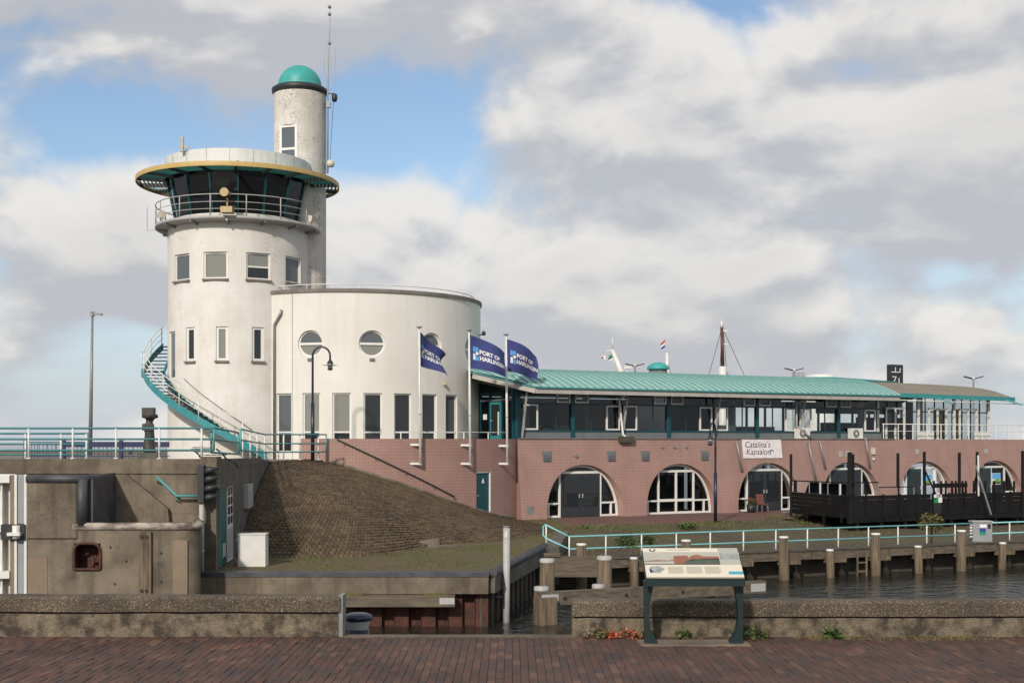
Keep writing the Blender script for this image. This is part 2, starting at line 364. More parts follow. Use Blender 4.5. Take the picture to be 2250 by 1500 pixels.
def per_object(name, cols, rough=.8):   # colour picked per loose piece (random per island) from a ramp
    m = bpy.data.materials.new(name); m.use_nodes = True; MT[name] = m; N, L = m.node_tree.nodes, m.node_tree.links; bs = N['Principled BSDF']; bs.inputs['Roughness'].default_value = rough
    geo = N.new('ShaderNodeNewGeometry'); oi = N.new('ShaderNodeObjectInfo'); ad = N.new('ShaderNodeMath'); ad.operation = 'ADD'; L.new(geo.outputs['Random Per Island'], ad.inputs[0]); L.new(oi.outputs['Random'], ad.inputs[1])
    fr = N.new('ShaderNodeMath'); fr.operation = 'FRACT'; L.new(ad.outputs[0], fr.inputs[0])
    rp = N.new('ShaderNodeValToRGB'); cr = rp.color_ramp; cr.interpolation = 'CONSTANT'
    for i, c in enumerate(cols):
        el = cr.elements[i] if i < 2 else cr.elements.new(0); el.position = i/len(cols); el.color = (*c, 1)
    for i, c in enumerate(cols): cr.elements[i].position = i/len(cols); cr.elements[i].color = (*c, 1)
    L.new(fr.outputs[0], rp.inputs[0])
    no = N.new('ShaderNodeTexNoise'); no.inputs['Scale'].default_value = 1.1; no.inputs['Detail'].default_value = 7; L.new(geo.outputs['Position'], no.inputs['Vector'])
    mr = N.new('ShaderNodeMapRange'); mr.inputs[1].default_value = .35; mr.inputs[2].default_value = .7; mr.inputs[3].default_value = .65; mr.inputs[4].default_value = 1.12; L.new(no.outputs['Fac'], mr.inputs[0])
    mx = N.new('ShaderNodeMix'); mx.data_type = 'RGBA'; mx.blend_type = 'MULTIPLY'; mx.inputs[0].default_value = 1; L.new(rp.outputs[0], mx.inputs[6]); L.new(mr.outputs[0], mx.inputs[7]); L.new(mx.outputs[2], bs.inputs['Base Color'])
    n2 = N.new('ShaderNodeTexNoise'); n2.inputs['Scale'].default_value = 60; L.new(geo.outputs['Position'], n2.inputs['Vector'])
    bp = N.new('ShaderNodeBump'); bp.inputs['Strength'].default_value = .3; bp.inputs['Distance'].default_value = .01; L.new(n2.outputs['Fac'], bp.inputs['Height']); L.new(bp.outputs[0], bs.inputs['Normal'])
    return m
per_object('paver', [(.10, .05, .036), (.088, .046, .035), (.112, .053, .037), (.076, .048, .039), (.098, .049, .035), (.15, .078, .052), (.094, .05, .038), (.118, .053, .036), (.082, .045, .035), (.103, .049, .035), (.074, .047, .039), (.125, .062, .043)], .85)
per_object('slope_block', [(.118, .076, .036), (.094, .06, .030), (.135, .09, .042), (.08, .053, .029), (.105, .072, .036), (.122, .088, .046)], .9)

def glass(name, tint, refl=.12, opaque=None, rough=.02):
    m = bpy.data.materials.new(name); m.use_nodes = True; MT[name] = m; N, L = m.node_tree.nodes, m.node_tree.links
    out = N['Material Output']; bs = N['Principled BSDF']
    if opaque:
        bs.inputs['Base Color'].default_value = (*opaque, 1); bs.inputs['Roughness'].default_value = rough; bs.inputs['Specular IOR Level'].default_value = refl; return m
    N.remove(bs); tr = N.new('ShaderNodeBsdfTransparent'); tr.inputs[0].default_value = (*tint, 1); gl = N.new('ShaderNodeBsdfGlossy'); gl.inputs['Roughness'].default_value = rough; gl.inputs[0].default_value = (.9, .95, 1, 1)
    fr = N.new('ShaderNodeFresnel'); fr.inputs[0].default_value = 1.5; ms = N.new('ShaderNodeMixShader')
    L.new(fr.outputs[0], ms.inputs[0]); L.new(tr.outputs[0], ms.inputs[1]); L.new(gl.outputs[0], ms.inputs[2]); L.new(ms.outputs[0], out.inputs[0]); return m
glass('glass_dark', None, .5, (.022, .026, .028))
glass('glass_grey', None, .55, (.10, .115, .12))
glass('glass_blind', None, .5, (.22, .22, .195))
glass('glass_cab', None, .35, (.010, .011, .012))
glass('glass_clear', (.78, .83, .83))
glass('glass_tint', (.42, .47, .48))

# water
m = bpy.data.materials.new('water'); m.use_nodes = True; MT['water'] = m; N, L = m.node_tree.nodes, m.node_tree.links; bs = N['Principled BSDF']
bs.inputs['Base Color'].default_value = (.020, .020, .016, 1); bs.inputs['Roughness'].default_value = .06; bs.inputs['IOR'].default_value = 1.33
geo = N.new('ShaderNodeNewGeometry'); hs = []
for sc, det, stre in ((1.6, 4, (1, 1, 1)), (6.5, 3, (1, .8, 1))):
    mp = N.new('ShaderNodeMapping'); mp.inputs['Scale'].default_value = stre; L.new(geo.outputs['Position'], mp.inputs['Vector'])
    no = N.new('ShaderNodeTexNoise'); no.inputs['Scale'].default_value = sc; no.inputs['Detail'].default_value = det; L.new(mp.outputs[0], no.inputs['Vector']); hs.append(no.outputs['Fac'])
ad = N.new('ShaderNodeMath'); ad.operation = 'MULTIPLY_ADD'; L.new(hs[1], ad.inputs[0]); ad.inputs[1].default_value = .3; L.new(hs[0], ad.inputs[2])
bp = N.new('ShaderNodeBump'); bp.inputs['Strength'].default_value = .55; bp.inputs['Distance'].default_value = .22; L.new(ad.outputs[0], bp.inputs['Height']); L.new(bp.outputs[0], bs.inputs['Normal'])

# ------------------------------------------------------------------ text
def text_mb(txt, size, fn, shear=0., bold=0., align='LEFT', space=1.):
    cu = bpy.data.curves.new('t', 'FONT'); cu.body = txt; cu.size = size; cu.shear = shear; cu.offset = bold; cu.align_x = align; cu.resolution_u = 3; cu.space_character = space
    ob = bpy.data.objects.new('t', cu); COL.objects.link(ob); dg = bpy.context.evaluated_depsgraph_get(); me = bpy.data.meshes.new_from_object(ob.evaluated_get(dg))
    mb = MB(); vs = [fn(v.co.x, v.co.y) for v in me.vertices]; mb.v = [tuple(v) for v in vs]
    for p in me.polygons: mb.f.append(tuple(p.vertices)); mb.uv.append(None); mb.sm.append(False)
    bpy.data.objects.remove(ob); bpy.data.curves.remove(cu); bpy.data.meshes.remove(me); return mb

# ================================================================== SETTING
mb = MB(); mb.face([(-12000, -300, 0), (12000, -300, 0), (12000, 15000, 0), (-12000, 15000, 0)])
add('water', mb, 'water', kind='structure')
# near pavement (brick on the higher quay)
PZ0 = 3.6; YW = 12.4
pav = add('pavement', MB().prism([(-30, -12), (30, -12), (30, YW+.62), (.62, YW+.62), (.62, YW+.1), (-1.68, YW+.1), (-1.68, YW+.62), (-30, YW+.62)], -.5, PZ0-.012), 'joint', kind='structure')
add('edge_strip', MB().box((-1.68, YW-.02, PZ0-.3), (.62, YW+.14, PZ0+.006)), 'concrete', pav)
bl = []
y = 8.6; row = 0
# brick pattern: 0.1 wide, 0.2 deep, half-bond columns
ncol = int(14/.068)
for c in range(ncol):
    x = -7+c*.068
    y = 8.3+(c % 2)*.104
    while y < YW-.03:
        yc = y+.1
        if abs(x) < .42*yc+.15: bl.append((x+.034, yc))
        y += .208
near = sorted(bl, key=lambda p: (p[1]+abs(p[0])*.02))
vis = [p for p in near if p[1] > 10.0]
ids = set(vis[:300])
def brick_mb(mb, x, y, z, rz=0, tilt=(0, 0)):
    hx, hy, c = .0328, .1018, .003
    p = []
    for (a, b, zz) in ((-hx, -hy, -.03), (hx, -hy, -.03), (hx, hy, -.03), (-hx, hy, -.03), (-hx, -hy, -c), (hx, -hy, -c), (hx, hy, -c), (-hx, hy, -c), (-hx+c, -hy+c, 0), (hx-c, -hy+c, 0), (hx-c, hy-c, 0), (-hx+c, hy-c, 0)):
        p.append((x+a, y+b, z+zz+a*tilt[0]+b*tilt[1]))
    i = len(mb.v); mb.v += p
    for q in ((0, 1, 5, 4), (1, 2, 6, 5), (2, 3, 7, 6), (3, 0, 4, 7), (4, 5, 9, 8), (5, 6, 10, 9), (6, 7, 11, 10), (7, 4, 8, 11), (8, 9, 10, 11)):
        mb.f.append(tuple(i+k for k in q)); mb.uv.append(None); mb.sm.append(False)
src = None; rest = MB()
for (x, y) in bl:
    dz = random.uniform(-.004, .004); tl = (random.uniform(-.03, .03), random.uniform(-.02, .02))
    if (x, y) in ids:
        if src is None:
            b_ = MB(); brick_mb(b_, 0, 0, 0); src = add('brick', b_, 'paver', pav); src.location = (x, y, PZ0+dz)
        else: inst(src, pav, (x, y, PZ0+dz), (tl[1], -tl[0], 0))
    else: brick_mb(rest, x, y, PZ0+dz, 0, tl)
add('bricks_further', rest, 'paver', pav, kind='stuff')
# lower quay with the platform by the lock
ZQ = 1.6
A0 = V((.24, 64.2)); D = V((.878, .478)).normalized(); NI = V((-D.y, D.x))      # arcade: start, direction, inward
def AP(s, w, z): q = A0+D*s+NI*w; return V((q.x, q.y, z))
q1 = AP(60, -.3, 0); qb = AP(60, -6, 0)
lq = MB().face([(-10.6, 37.95, ZQ), (-.72, 37.95, ZQ), (1.1, 47.5, ZQ), (2.5, 57.2, ZQ), (2.5, 66, ZQ), (-10.6, 66, ZQ)])
add('platform_ground', lq, 'soil_grass', kind='structure')
b0 = AP(1.0, -6.3, 0)
pk0 = AP(12.6, -6.3, 0); pk1 = AP(16.2, -1.2, 0); pk2 = AP(60, -1.2, 0)
add('quay_paving', MB().face([(2.5, 57.2, ZQ), (b0.x, b0.y, ZQ), (pk0.x, pk0.y, ZQ), (pk1.x, pk1.y, ZQ), (pk2.x, pk2.y, ZQ), (q1.x, q1.y, ZQ), (2.5, 66, ZQ)]), 'quay_brick_far', kind='structure')
def JY(X): return 46.4+.43*X
bk = MB()
NXB = 60
def bfn(a, b):
    X = 1.75+a*(36-1.75)/NXB; y0 = JY(X)+.35; top = A0+D*0+NI*-6.3; y1 = b0.y+(X-b0.x)*(qb.y-b0.y)/(qb.x-b0.x)+.05+5.6*min(1, max(0, (X-12.5)/2.6)); t = b/14
    z = .75+(ZQ-.75)*min(1, t*(1.35-.4*min(1, max(0, (X-12.5)/2.6))))+.10*sin(X*1.3+t*5)*t*(1-t)*2+random.uniform(-.03, .03)*(0 < b < 14)
    if b == 14: z = ZQ-.004
    return (X, y0+(y1-y0)*t, z)
bk.grid(bfn, NXB, 14)
add('bank', bk, 'bank', kind='structure')
add('bank_edge', MB().prism([(1.0, 46.9), (1.75, 47.3), (2.65, 57.3), (2.3, 57.3)], .2, ZQ+.012), 'concrete_dark', label='concrete kerb slab between the platform and the sunken bank', cat='kerb')
# terrace (upper ground around the tower)
ZT = 4.65
add('terrace_ground', MB().face([(-70, 38.9, ZT), (-9.0, 38.9, ZT), (-10.45, 55.3, ZT), (-8.6, 58.9, ZT), (-3, 66, ZT), (-3, 100, ZT), (-70, 100, ZT)]), 'terrace', kind='structure')

# ================================================================== MOUND (block-paved slope)
CD = V((-8.26, 68.0)); RD, RB = 6.58, 9.3          # rotunda centre, its radius, radius of the bastion wall
def CYL(c, r, th, z): return V((c.x+r*sin(th), c.y-r*cos(th), z))
foot = [(-9.4, 43.3, ZQ), (-7.4, 42.9, ZQ), (-5.2, 43.2, ZQ), (-4.0, 44.8, ZQ), (-3.2, 47.0, ZQ), (-1.7, 49.0, ZQ), (0.0, 50.6, ZQ), (1.3, 53.6, ZQ), (2.3, 57.5, ZQ)]
crest = [(-10.42, 55.2, 4.68), (-9.75, 56.8, 4.70), (-9.1, 58.2, 4.70)] + [tuple(CYL(CD, RB+.02, R(t), z)) for t, z in ((2, 4.42), (12, 3.9), (24, 3.25), (38, 2.5), (52, 1.9), (64, 1.62))]
def cr_(pts, t):
    n = len(pts)-1; x = min(max(t*n, 0), n-1e-6); i = int(x); f = x-i
    p = [V(pts[min(max(i+k, 0), n)]) for k in (-1, 0, 1, 2)]
    return .5*((2*p[1])+(-p[0]+p[2])*f+(2*p[0]-5*p[1]+4*p[2]-p[3])*f*f+(-p[0]+3*p[1]-3*p[2]+p[3])*f**3)
def mound(s, t):
    a, b = cr_(foot, s), cr_(crest, s); p = a.lerp(b, t); hgt = b.z-a.z
    p.z += hgt*(.10*sin(pi*t)) ; return p
mg = MB(); mg.grid(lambda a, b: mound(a/60, b/24)-V((0, 0, .035)), 60, 24)
slope = add('paved_slope', mg, 'slope_base', kind='structure')
NS, NTT = 100, 46
blk = MB()
for j in range(NTT):
    for i in range(NS):
        o = .5*(j % 2)
        s0, s1 = (i+o)/NS, (i+o+.86)/NS
        if s1 > 1: continue
        t0, t1 = j/NTT, (j+.80)/NTT
        c = [mound(s0, t0), mound(s1, t0), mound(s1, t1), mound(s0, t1)]
        if (c[1]-c[0]).length < .05: continue
        nn = (c[1]-c[0]).cross(c[3]-c[0]); nn = nn.normalized() if nn.length > 1e-6 else V((0, 0, 1))
        if nn.z < 0: nn = -nn
        h = nn*random.uniform(-.012, .022); ctr = sum(c, V())/4; top = [ctr+(p-ctr)*.86+h for p in c]; low = [p-nn*.035 for p in c]
        k = len(blk.v); blk.v += [tuple(p) for p in low+top]
        for q in ((0, 1, 5, 4), (1, 2, 6, 5), (2, 3, 7, 6), (3, 0, 4, 7), (4, 5, 6, 7)): blk.f.append(tuple(k+x for x in q)); blk.uv.append(None); blk.sm.append(False)
add('slope_blocks', blk, 'slope_block', slope, kind='stuff')
cb = MB(); cb.tube([mound(k/40*.66+.34, 1)+V((0, 0, .05)) for k in range(41)], .09, 6); add('kerb', cb, 'concrete', slope)

# ================================================================== ROTUNDA, TOWER
def wall_cyl(c, r, z0, z1, th0, th1, openings, depth=.22, step=R(2.5), uoff=0):
    """outer skin of a round wall with rectangular holes + their reveals; openings = (theta0, theta1, z0, z1)"""
    ths = {th0, th1}; zs = {z0, z1}
    k = th0
    while k < th1: ths.add(k); k += step
    for a, b, p, q in openings: ths |= {a, b}; zs |= {p, q}
    ths = sorted(ths); zs = sorted(zs)
    t2 = [ths[0]]
    must = {x for a, b, _, _ in openings for x in (a, b)} | {th0, th1}
    for t in ths[1:]:
        if t-t2[-1] < 1e-4: continue
        if t not in must and any(abs(t-m) < R(.6) for m in must): continue
        t2.append(t)
    ths = t2; mb = MB()
    def inside(i, j):
        tm, zm = (ths[i]+ths[i+1])/2, (zs[j]+zs[j+1])/2
        return any(a < tm < b and p < zm < q for a, b, p, q in openings)
    mb.grid(lambda i, j: CYL(c, r, ths[i], zs[j]), len(ths)-1, len(zs)-1, lambda i, j: (ths[i]*r+uoff, zs[j]), True, inside)
    for a, b, p, q in openings:
        for (t0, h0), (t1, h1) in (((a, p), (a, q)), ((b, q), (b, p)), ((a, q), (b, q)), ((b, p), (a, p))):
            n_ = 1 if t0 == t1 else 4
            for i in range(n_):
                ta, tb = t0+(t1-t0)*i/n_, t0+(t1-t0)*(i+1)/n_; ha, hb = (h0, h1) if t0 == t1 else (h0, h0)
                mb.face([CYL(c, r, ta, ha), CYL(c, r, tb, hb), CYL(c, r-depth, tb, hb), CYL(c, r-depth, ta, ha)])
    return mb
def rect_window(parent, c, r, th, w, z0, z1, pane='glass_grey', inset=.10, fw=.075, sill='coping', bars=(), name='window', panes=None):
    """flat framed window set into a round wall; bars = heights of horizontal glazing bars"""
    rr = r*cos(w/2/r)-inset
    o = V((c.x+rr*sin(th), c.y-rr*cos(th), 0)); t = V((cos(th), sin(th), 0)); n_ = V((sin(th), -cos(th), 0)); up = V((0, 0, 1)); hw = w/2
    mb = MB(); zc, hh = (z0+z1)/2, (z1-z0)/2
    for sx in (-1, 1): mb.obox(o+t*sx*(hw-fw/2)+up*zc, t, n_, up, fw/2, .04, hh)
    for zz in (z0+fw/2, z1-fw/2): mb.obox(o+up*zz, t, n_, up, hw-fw, .038, fw/2)
    for b in bars: mb.obox(o+up*b, t, n_, up, hw-fw, .036, fw*.45)
    wd = add(name, mb, 'frame_white', parent)
    lv = [z0+fw]+list(bars)+[z1-fw]
    for k in range(len(lv)-1):
        pm = panes[k] if panes else pane
        add('pane', MB().obox(o-n_*.012+up*(lv[k]+lv[k+1])/2, t, n_, up, hw-fw+.004, .008, (lv[k+1]-lv[k])/2+.004), pm, wd)
    if sill:
        add('sill', MB().obox(o+n_*(inset*.5+.03)+up*(z0-.045), t, n_, up, hw+.05, inset*.5+.09, .045), sill, wd)
    return wd

rot = thing('rotunda', (CD.x, CD.y, ZT), 'low round off-white annexe with portholes and tall windows beside the tower', 'building')
ZR = PZ(670, 67.3)       # roof edge
w7 = [R(-25.7+13.07*k) for k in range(7)]; th_r = [R(-13.1), R(13.2), R(40.6), R(68.6)]
RP = .66; zr = PZ(754.5, 61.5)
op = [(t-.90/2/RD, t+.90/2/RD, 4.98, PZ(863, 61.5)) for t in w7]+[(t-RP/RD, t+RP/RD, zr-RP, zr+RP) for t in th_r]
mb = wall_cyl(CD, RD, ZT, ZR, R(-75), R(125), op)
for t in th_r:      # square hole -> round hole, on the curved skin
    for k in range(32):
        a0, a1 = 2*pi*k/32, 2*pi*(k+1)/32; pts = []
        for a, sq in ((a0, 0), (a1, 0), (a1, 1), (a0, 1)):
            m_ = 1/max(abs(cos(a)), abs(sin(a))) if sq else .985
            pts.append((t+RP*m_*cos(a)/RD, zr+RP*m_*sin(a)))
        mb.face([CYL(CD, RD, a, b) for a, b in pts], [(a*RD, b) for a, b in pts], True)
        mb.face([CYL(CD, RD, *pts[0]), CYL(CD, RD, *pts[1]), CYL(CD, RD-.22, *pts[1]), CYL(CD, RD-.22, *pts[0])])
add('wall', mb, 'render_white', rot)
for i, t in enumerate(w7):
    pm = ['glass_grey', 'glass_blind', 'glass_blind', 'glass_dark', 'glass_dark', 'glass_dark', 'glass_grey'][i]
    rect_window(rot, CD, RD, t, .90, 4.98, PZ(863, 61.5), bars=(PZ(949, 61.5),), panes=['glass_dark', pm], fw=.08, sill=None, inset=.12)
    if i in (2, 3, 4):
        pass
for t in th_r:
    rr = RD-.16; o = V((CD.x+rr*sin(t), CD.y-rr*cos(t), zr)); tx = V((cos(t), sin(t), 0)); nn = V((sin(t), -cos(t), 0)); up = V((0, 0, 1))
    mb = MB(); mb.tube([o+tx*cos(2*pi*k/36)*(RP-.05)+up*sin(2*pi*k/36)*(RP-.05) for k in range(36)], .062, 8, closed=True)
    mb.obox(o, tx, nn, up, RP-.08, .05, .055)
    wd = add('round_window', mb, 'frame_white', rot)
    for sg in (1, -1):
        pts = [o+tx*cos(a)*(RP-.07)+up*sin(a)*(RP-.07)*sg-nn*.01 for a in [pi*k/16 for k in range(17)]]
        add('pane', MB().hull_prism(pts, nn*-.012), 'glass_grey' if sg > 0 else 'glass_blind', wd, fix=True)
    add('vent_block', MB().obox(V((CD.x+RD*sin(t), CD.y-RD*cos(t), zr-RP-.12)), tx, nn, up, .13, .04, .075), 'coping', rot)
mb = MB(); mb.lathe((CD.x, CD.y, 0), [(RD-.3, ZR), (RD+.07, ZR), (RD+.07, ZR+.17), (RD-.3, ZR+.17)], 80, R(-80), R(125), False); add('coping', mb, 'coping', rot)
add('roof', MB().prism([tuple(CYL(CD, RD-.1, 2*pi*k/40, 0))[:2] for k in range(40)], ZR-.2, ZR+.02), 'coping', rot)
mb = MB(); mb.tube([CYL(CD, RD-.35, R(-52+k*4), ZR+.42) for k in range(43)], .025, 6)
for k in range(0, 43, 3): mb.cyl(CYL(CD, RD-.35, R(-52+k*4), ZR), CYL(CD, RD-.35, R(-52+k*4), ZR+.42), .018, n=6)
add('roof_rail', mb, 'white_paint', rot)
t = R(-43); dp = [CYL(CD, RD+.08, R(-26.5), PZ(684, 62.8)), CYL(CD, RD+.10, R(-26.7), PZ(692, 62.8)), CYL(CD, RD+.1, R(-30.0), PZ(716, 63)), CYL(CD, RD+.1, R(-30.15), PZ(730, 63)), CYL(CD, RD+.1, R(-30.15), ZT)]
add('downpipe', MB().tube(dp, .065, 8), 'grey_metal', rot)
cj = R(-21.4); mb = MB(); mb.cyl(CYL(CD, RD+.012, cj, ZT), CYL(CD, RD+.012, cj, ZR), .014, n=5)
for k in range(9): mb.cyl(CYL(CD, RD, cj, ZT+1+k*.95), CYL(CD, RD+.03, cj, ZT+1+k*.95), .025, n=6)
add('cable', mb, 'grey_light', rot)
add('wall_lamp', MB().lathe(CYL(CD, RD+.1, R(47.5), PZ(843, 63)), [(0, -.08), (.08, -.06), (.1, 0), (.06, .08), (0, .1)], 12), 'horn', rot)
add('wall_camera', MB().bar(CYL(CD, RD, R(84), PZ(735, 67)), CYL(CD, RD+.35, R(80), PZ(735, 67)), .05, .05).lathe(CYL(CD, RD+.3, R(80), PZ(733, 67)), [(0, -.12), (.1, -.1), (.12, .05), (0, .16)], 10), 'dark_metal', rot)

CT = V((PX(525, 65.2), 65.2)); RT = 3.527
tow = thing('control_tower', (CT.x, CT.y, ZT), 'round white painted brick harbour control tower with glazed cab and stair turret', 'tower')
ZB = PZ(510, 65.2)                   # underside of balcony
fy = 61.7
r1 = [R(-39.7), R(-6.5), R(27.6), R(61.6)]; z1a, z1b = PZ(612, fy), PZ(553, fy)
r2 = [R(-29.0), R(-1.2), R(27.0)]; z2a, z2b = PZ(792, fy), PZ(717, fy)
dth = R(-56)
op = [(t-.6/RT, t+.6/RT, z1a, z1b) for t in r1]+[(t-.29/RT, t+.29/RT, z2a, z2b) for t in r2]+[(dth-.45/RT, dth+.45/RT, PZ(835, 64.2), PZ(732, 64.2))]
add('wall', wall_cyl(CT, RT, ZT-.3, ZB+.05, R(-180), R(180), op), 'white_brick', tow)
for i, t in enumerate(r1):
    if i == 2:
        rect_window(tow, CT, RT, t, 1.2, z1a, z1b, panes=['glass_dark', 'glass_blind'], bars=(z1a+.62,), fw=.085)
    else: rect_window(tow, CT, RT, t, 1.2, z1a, z1b, pane=['glass_grey', 'glass_blind', 0, 'glass_grey'][i], fw=.085)
for i, t in enumerate(r2): rect_window(tow, CT, RT, t, .58, z2a, z2b, pane=['glass_dark', 'glass_blind', 'glass_dark'][i], fw=.12)
rect_window(tow, CT, RT, dth, .9, PZ(835, 64.2), PZ(732, 64.2), pane='glass_grey', fw=.09, sill=None, name='door')
# balcony
RBAL = 178/F*65.2
mb = MB(); mb.lathe((CT.x, CT.y, 0), [(RT-.3, ZB-.12), (RBAL-.12, ZB-.02), (RBAL, ZB), (RBAL, ZB+.13), (RBAL-.05, ZB+.15), (3.0, ZB+.15)], 72); add('balcony', mb, 'grey_light', tow)
for k in range(14):
    a = R(k*360/14+4); add('bracket', MB().bar(CYL(CT, RT-.1, a, ZB-.16), CYL(CT, RBAL-.04, a, ZB-.05), .08, .12), 'grey_metal', tow)
rail = add('balcony_rail', MB().tube([CYL(CT, RBAL-.03, R(k*6), ZB+1.16) for k in range(60)], .027, 6, closed=True).tube([CYL(CT, RBAL-.03, R(k*6), ZB+.8) for k in range(60)], .018, 6, closed=True).tube([CYL(CT, RBAL-.03, R(k*6), ZB+.46) for k in range(60)], .018, 6, closed=True), 'grey_light', tow)
for k in range(15): add('post', MB().cyl(CYL(CT, RBAL-.03, R(k*24-31), ZB+.1), CYL(CT, RBAL-.03, R(k*24-31), ZB+1.16), .03, n=6), 'grey_light', rail)
# cab
NC = 16; zc0, zc1 = ZB+.42, PZ(392, 65.2)+.12; rc0, rc1 = 3.12, 3.62
add('cab_base', MB().lathe((CT.x, CT.y, 0), [(rc0+.02, ZB+.1), (rc0+.12, zc0-.03), (rc0+.12, zc0)], 64), 'white_paint', tow)
core = add('cab_interior', MB().lathe((CT.x, CT.y, 0), [(2.2, ZB+.1), (2.2, zc1)], 24), 'interior_dark', tow)
for k in range(NC):
    a0, a1 = 2*pi*(k+.5)/NC, 2*pi*(k+1.5)/NC
    p = [CYL(CT, rc0, a0, zc0), CYL(CT, rc0, a1, zc0), CYL(CT, rc1, a1, zc1), CYL(CT, rc1, a0, zc1)]
    add('cab_pane', MB().hull_prism(p, (p[0]-V((CT.x, CT.y, p[0].z))).normalized()*-.03), 'glass_cab', tow)
    am = a0; m_ = MB().bar(CYL(CT, rc0+.03, am, zc0), CYL(CT, rc1+.03, am, zc1), .10, .09); add('mullion', m_, 'teal_dark', tow)
# sun canopy: gold rim, beams and louvre slats
ZC = PZ(406, 65.2); RC = 218.5/F*65.2
can = add('canopy_rim', MB().lathe((CT.x, CT.y, 0), [(RC-.05, ZC-.12), (RC, ZC-.11), (RC+.005, ZC), (RC, ZC+.11), (RC-.05, ZC+.12), (RC-.06, ZC), (RC-.05, ZC-.12)], 96, sm=False), 'gold', tow)
NBm = 18
for k in range(NBm):
    a = 2*pi*(k+.5)/NBm; add('beam', MB().bar(CYL(CT, rc1-.1, a, ZC-.04), CYL(CT, RC-.07, a, ZC-.02), .09, .2), 'dark_metal', can)
    for j in range(7):
        r_ = 3.82+j*.19; a0, a1 = 2*pi*(k+.5)/NBm+.012, 2*pi*(k+1.5)/NBm-.012
        p, q = CYL(CT, r_, a0, ZC+.03), CYL(CT, r_, a1, ZC+.03); o_ = ((p+q)/2-V((CT.x, CT.y, (p+q).z/2))).normalized()
        add('slat', MB().obox((p+q)/2, (q-p).normalized(), (o_*.8+V((0, 0, .6))).normalized(), (o_*-.6+V((0, 0, .8))).normalized(), (q-p).length/2, .072, .008), 'dome_teal', can)
zp = PZ(361, 65.2)
add('cab_roof', MB().lathe((CT.x, CT.y, 0), [(rc1+.12, zc1-.1), (rc1+.12, ZC+.02), (3.64, ZC+.05), (3.64, zp), (3.55, zp+.02), (3.5, zp-.1), (0, zp-.15)], 64, sm=False), 'white_paint', tow)
mb = MB()
for k in range(20): mb.bar(CYL(CT, 3.65, R(k*18+5), ZC+.05), CYL(CT, 3.65, R(k*18+5), zp), .012, .012)
add('parapet_joint', mb, 'grey_metal', tow)
# lamps and horn on the balcony
hp = CYL(CT, RBAL+.1, R(4.7), 0); hx = hp.x; hy = hp.y
mb = MB(); mb.box((hx-.28, hy-.25, ZB+.22), (hx+.28, hy+.3, ZB+.50)); mb.cyl((hx, hy, ZB+.5), (hx, hy, ZB+.95), .05, n=8)
mb.tube([(hx+.05, hy+.3, ZB+1.2), (hx, hy-.05, ZB+1.18), (hx-.04, hy-.2, ZB+1.16), (hx-.06, hy-.42, ZB+1.15)], [.10, .12, .17, .21], 14); add('fog_horn', mb, 'horn', tow)
for a, s_ in ((-50, 1), (70, 1)):
    c = CYL(CT, RBAL+.05, R(a), ZB+.42); n_ = V((sin(R(a)), -cos(R(a)), -.25)).normalized(); tx = V((cos(R(a)), sin(R(a)), 0)); add('floodlight', MB().obox(c, tx, n_, n_.cross(tx), .2, .12, .15).cyl(c-V((0, 0, .3)), c, .03, n=6), 'cream', tow)
add('antenna_arm', MB().tube([CYL(CT, RBAL-.2, R(-78), ZB-.02), CYL(CT, RBAL+.38, R(-78), ZB-.08), CYL(CT, RBAL+.38, R(-78), ZB+1.1)], .015, 5), 'grey_metal', tow)
add('panel_antenna', MB().box((CT.x-2.17, CT.y-3.3, zp-.1), (CT.x-2.0, CT.y-3.14, zp+.62)).box((CT.x-1.98, CT.y-3.28, zp+.05), (CT.x-1.75, CT.y-3.2, zp+.2)), 'grey_light', tow)
# turret
CU = V((PX(659, 66.3), 66.3)); RU = 57/F*66.3; ZU = PZ(192, 65)
op = [(R(-18)-.5/RU, R(-18)+.5/RU, PZ(352, 65), PZ(273, 65))]
tur = add('turret_wall', wall_cyl(CU, RU, ZT, ZU, R(-180), R(180), op, step=R(6)), 'worn_brick', tow)
rect_window(tow, CU, RU, R(-18), 1.0, PZ(352, 65), PZ(273, 65), pane='glass_grey', bars=(PZ(326, 65),), fw=.13, inset=.02, sill=None)
add('dome_ring', MB().lathe((CU.x, CU.y, ZU), [(RU-.02, -.18), (RU+.01, -.05), (RU+.09, .02), (RU+.10, .20), (RU-.05, .30), (RU-.25, .34)], 48), 'dark_metal', tow)
rdm = 47.5/F*66.3
add('dome', MB().lathe((CU.x, CU.y, ZU+.28), [(rdm+.03, 0)]+[(rdm*cos(R(a)), .08+rdm*.98*sin(R(a))) for a in range(0, 91, 6)], 48), 'dome_teal', tow)
# mast with aerials
mxx, myy = CU.x+RU+.12, CU.y-.2
ant = thing('antenna_mast', (mxx, myy, PZ(380, 66)), 'slender aerial mast with camera clamped to the turret with green dome', 'mast')
add('pole', MB().tube([(mxx, myy, PZ(380, 66)), (mxx, myy, PZ(160, 66)), (mxx+.1, myy, PZ(60, 66)), (mxx+.14, myy, PZ(8, 66))], [.05, .045, .035, .012], 8), 'grey_light', ant)
for v_ in (12, 28, 92): add('collar', MB().cyl((mxx+.1, myy, PZ(v_, 66)), (mxx+.1, myy, PZ(v_+5, 66)), .085, n=8), 'grey_metal', ant)
for dx, v0, v1 in ((-.17, 175, 110), (.17, 185, 125), (.4, 200, 102)):
    add('aerial', MB().tube([(mxx, myy, PZ(v0, 66)), (mxx+dx, myy, PZ(v0-12, 66)), (mxx+dx, myy, PZ(v1, 66))], .014, 5), 'grey_light', ant)
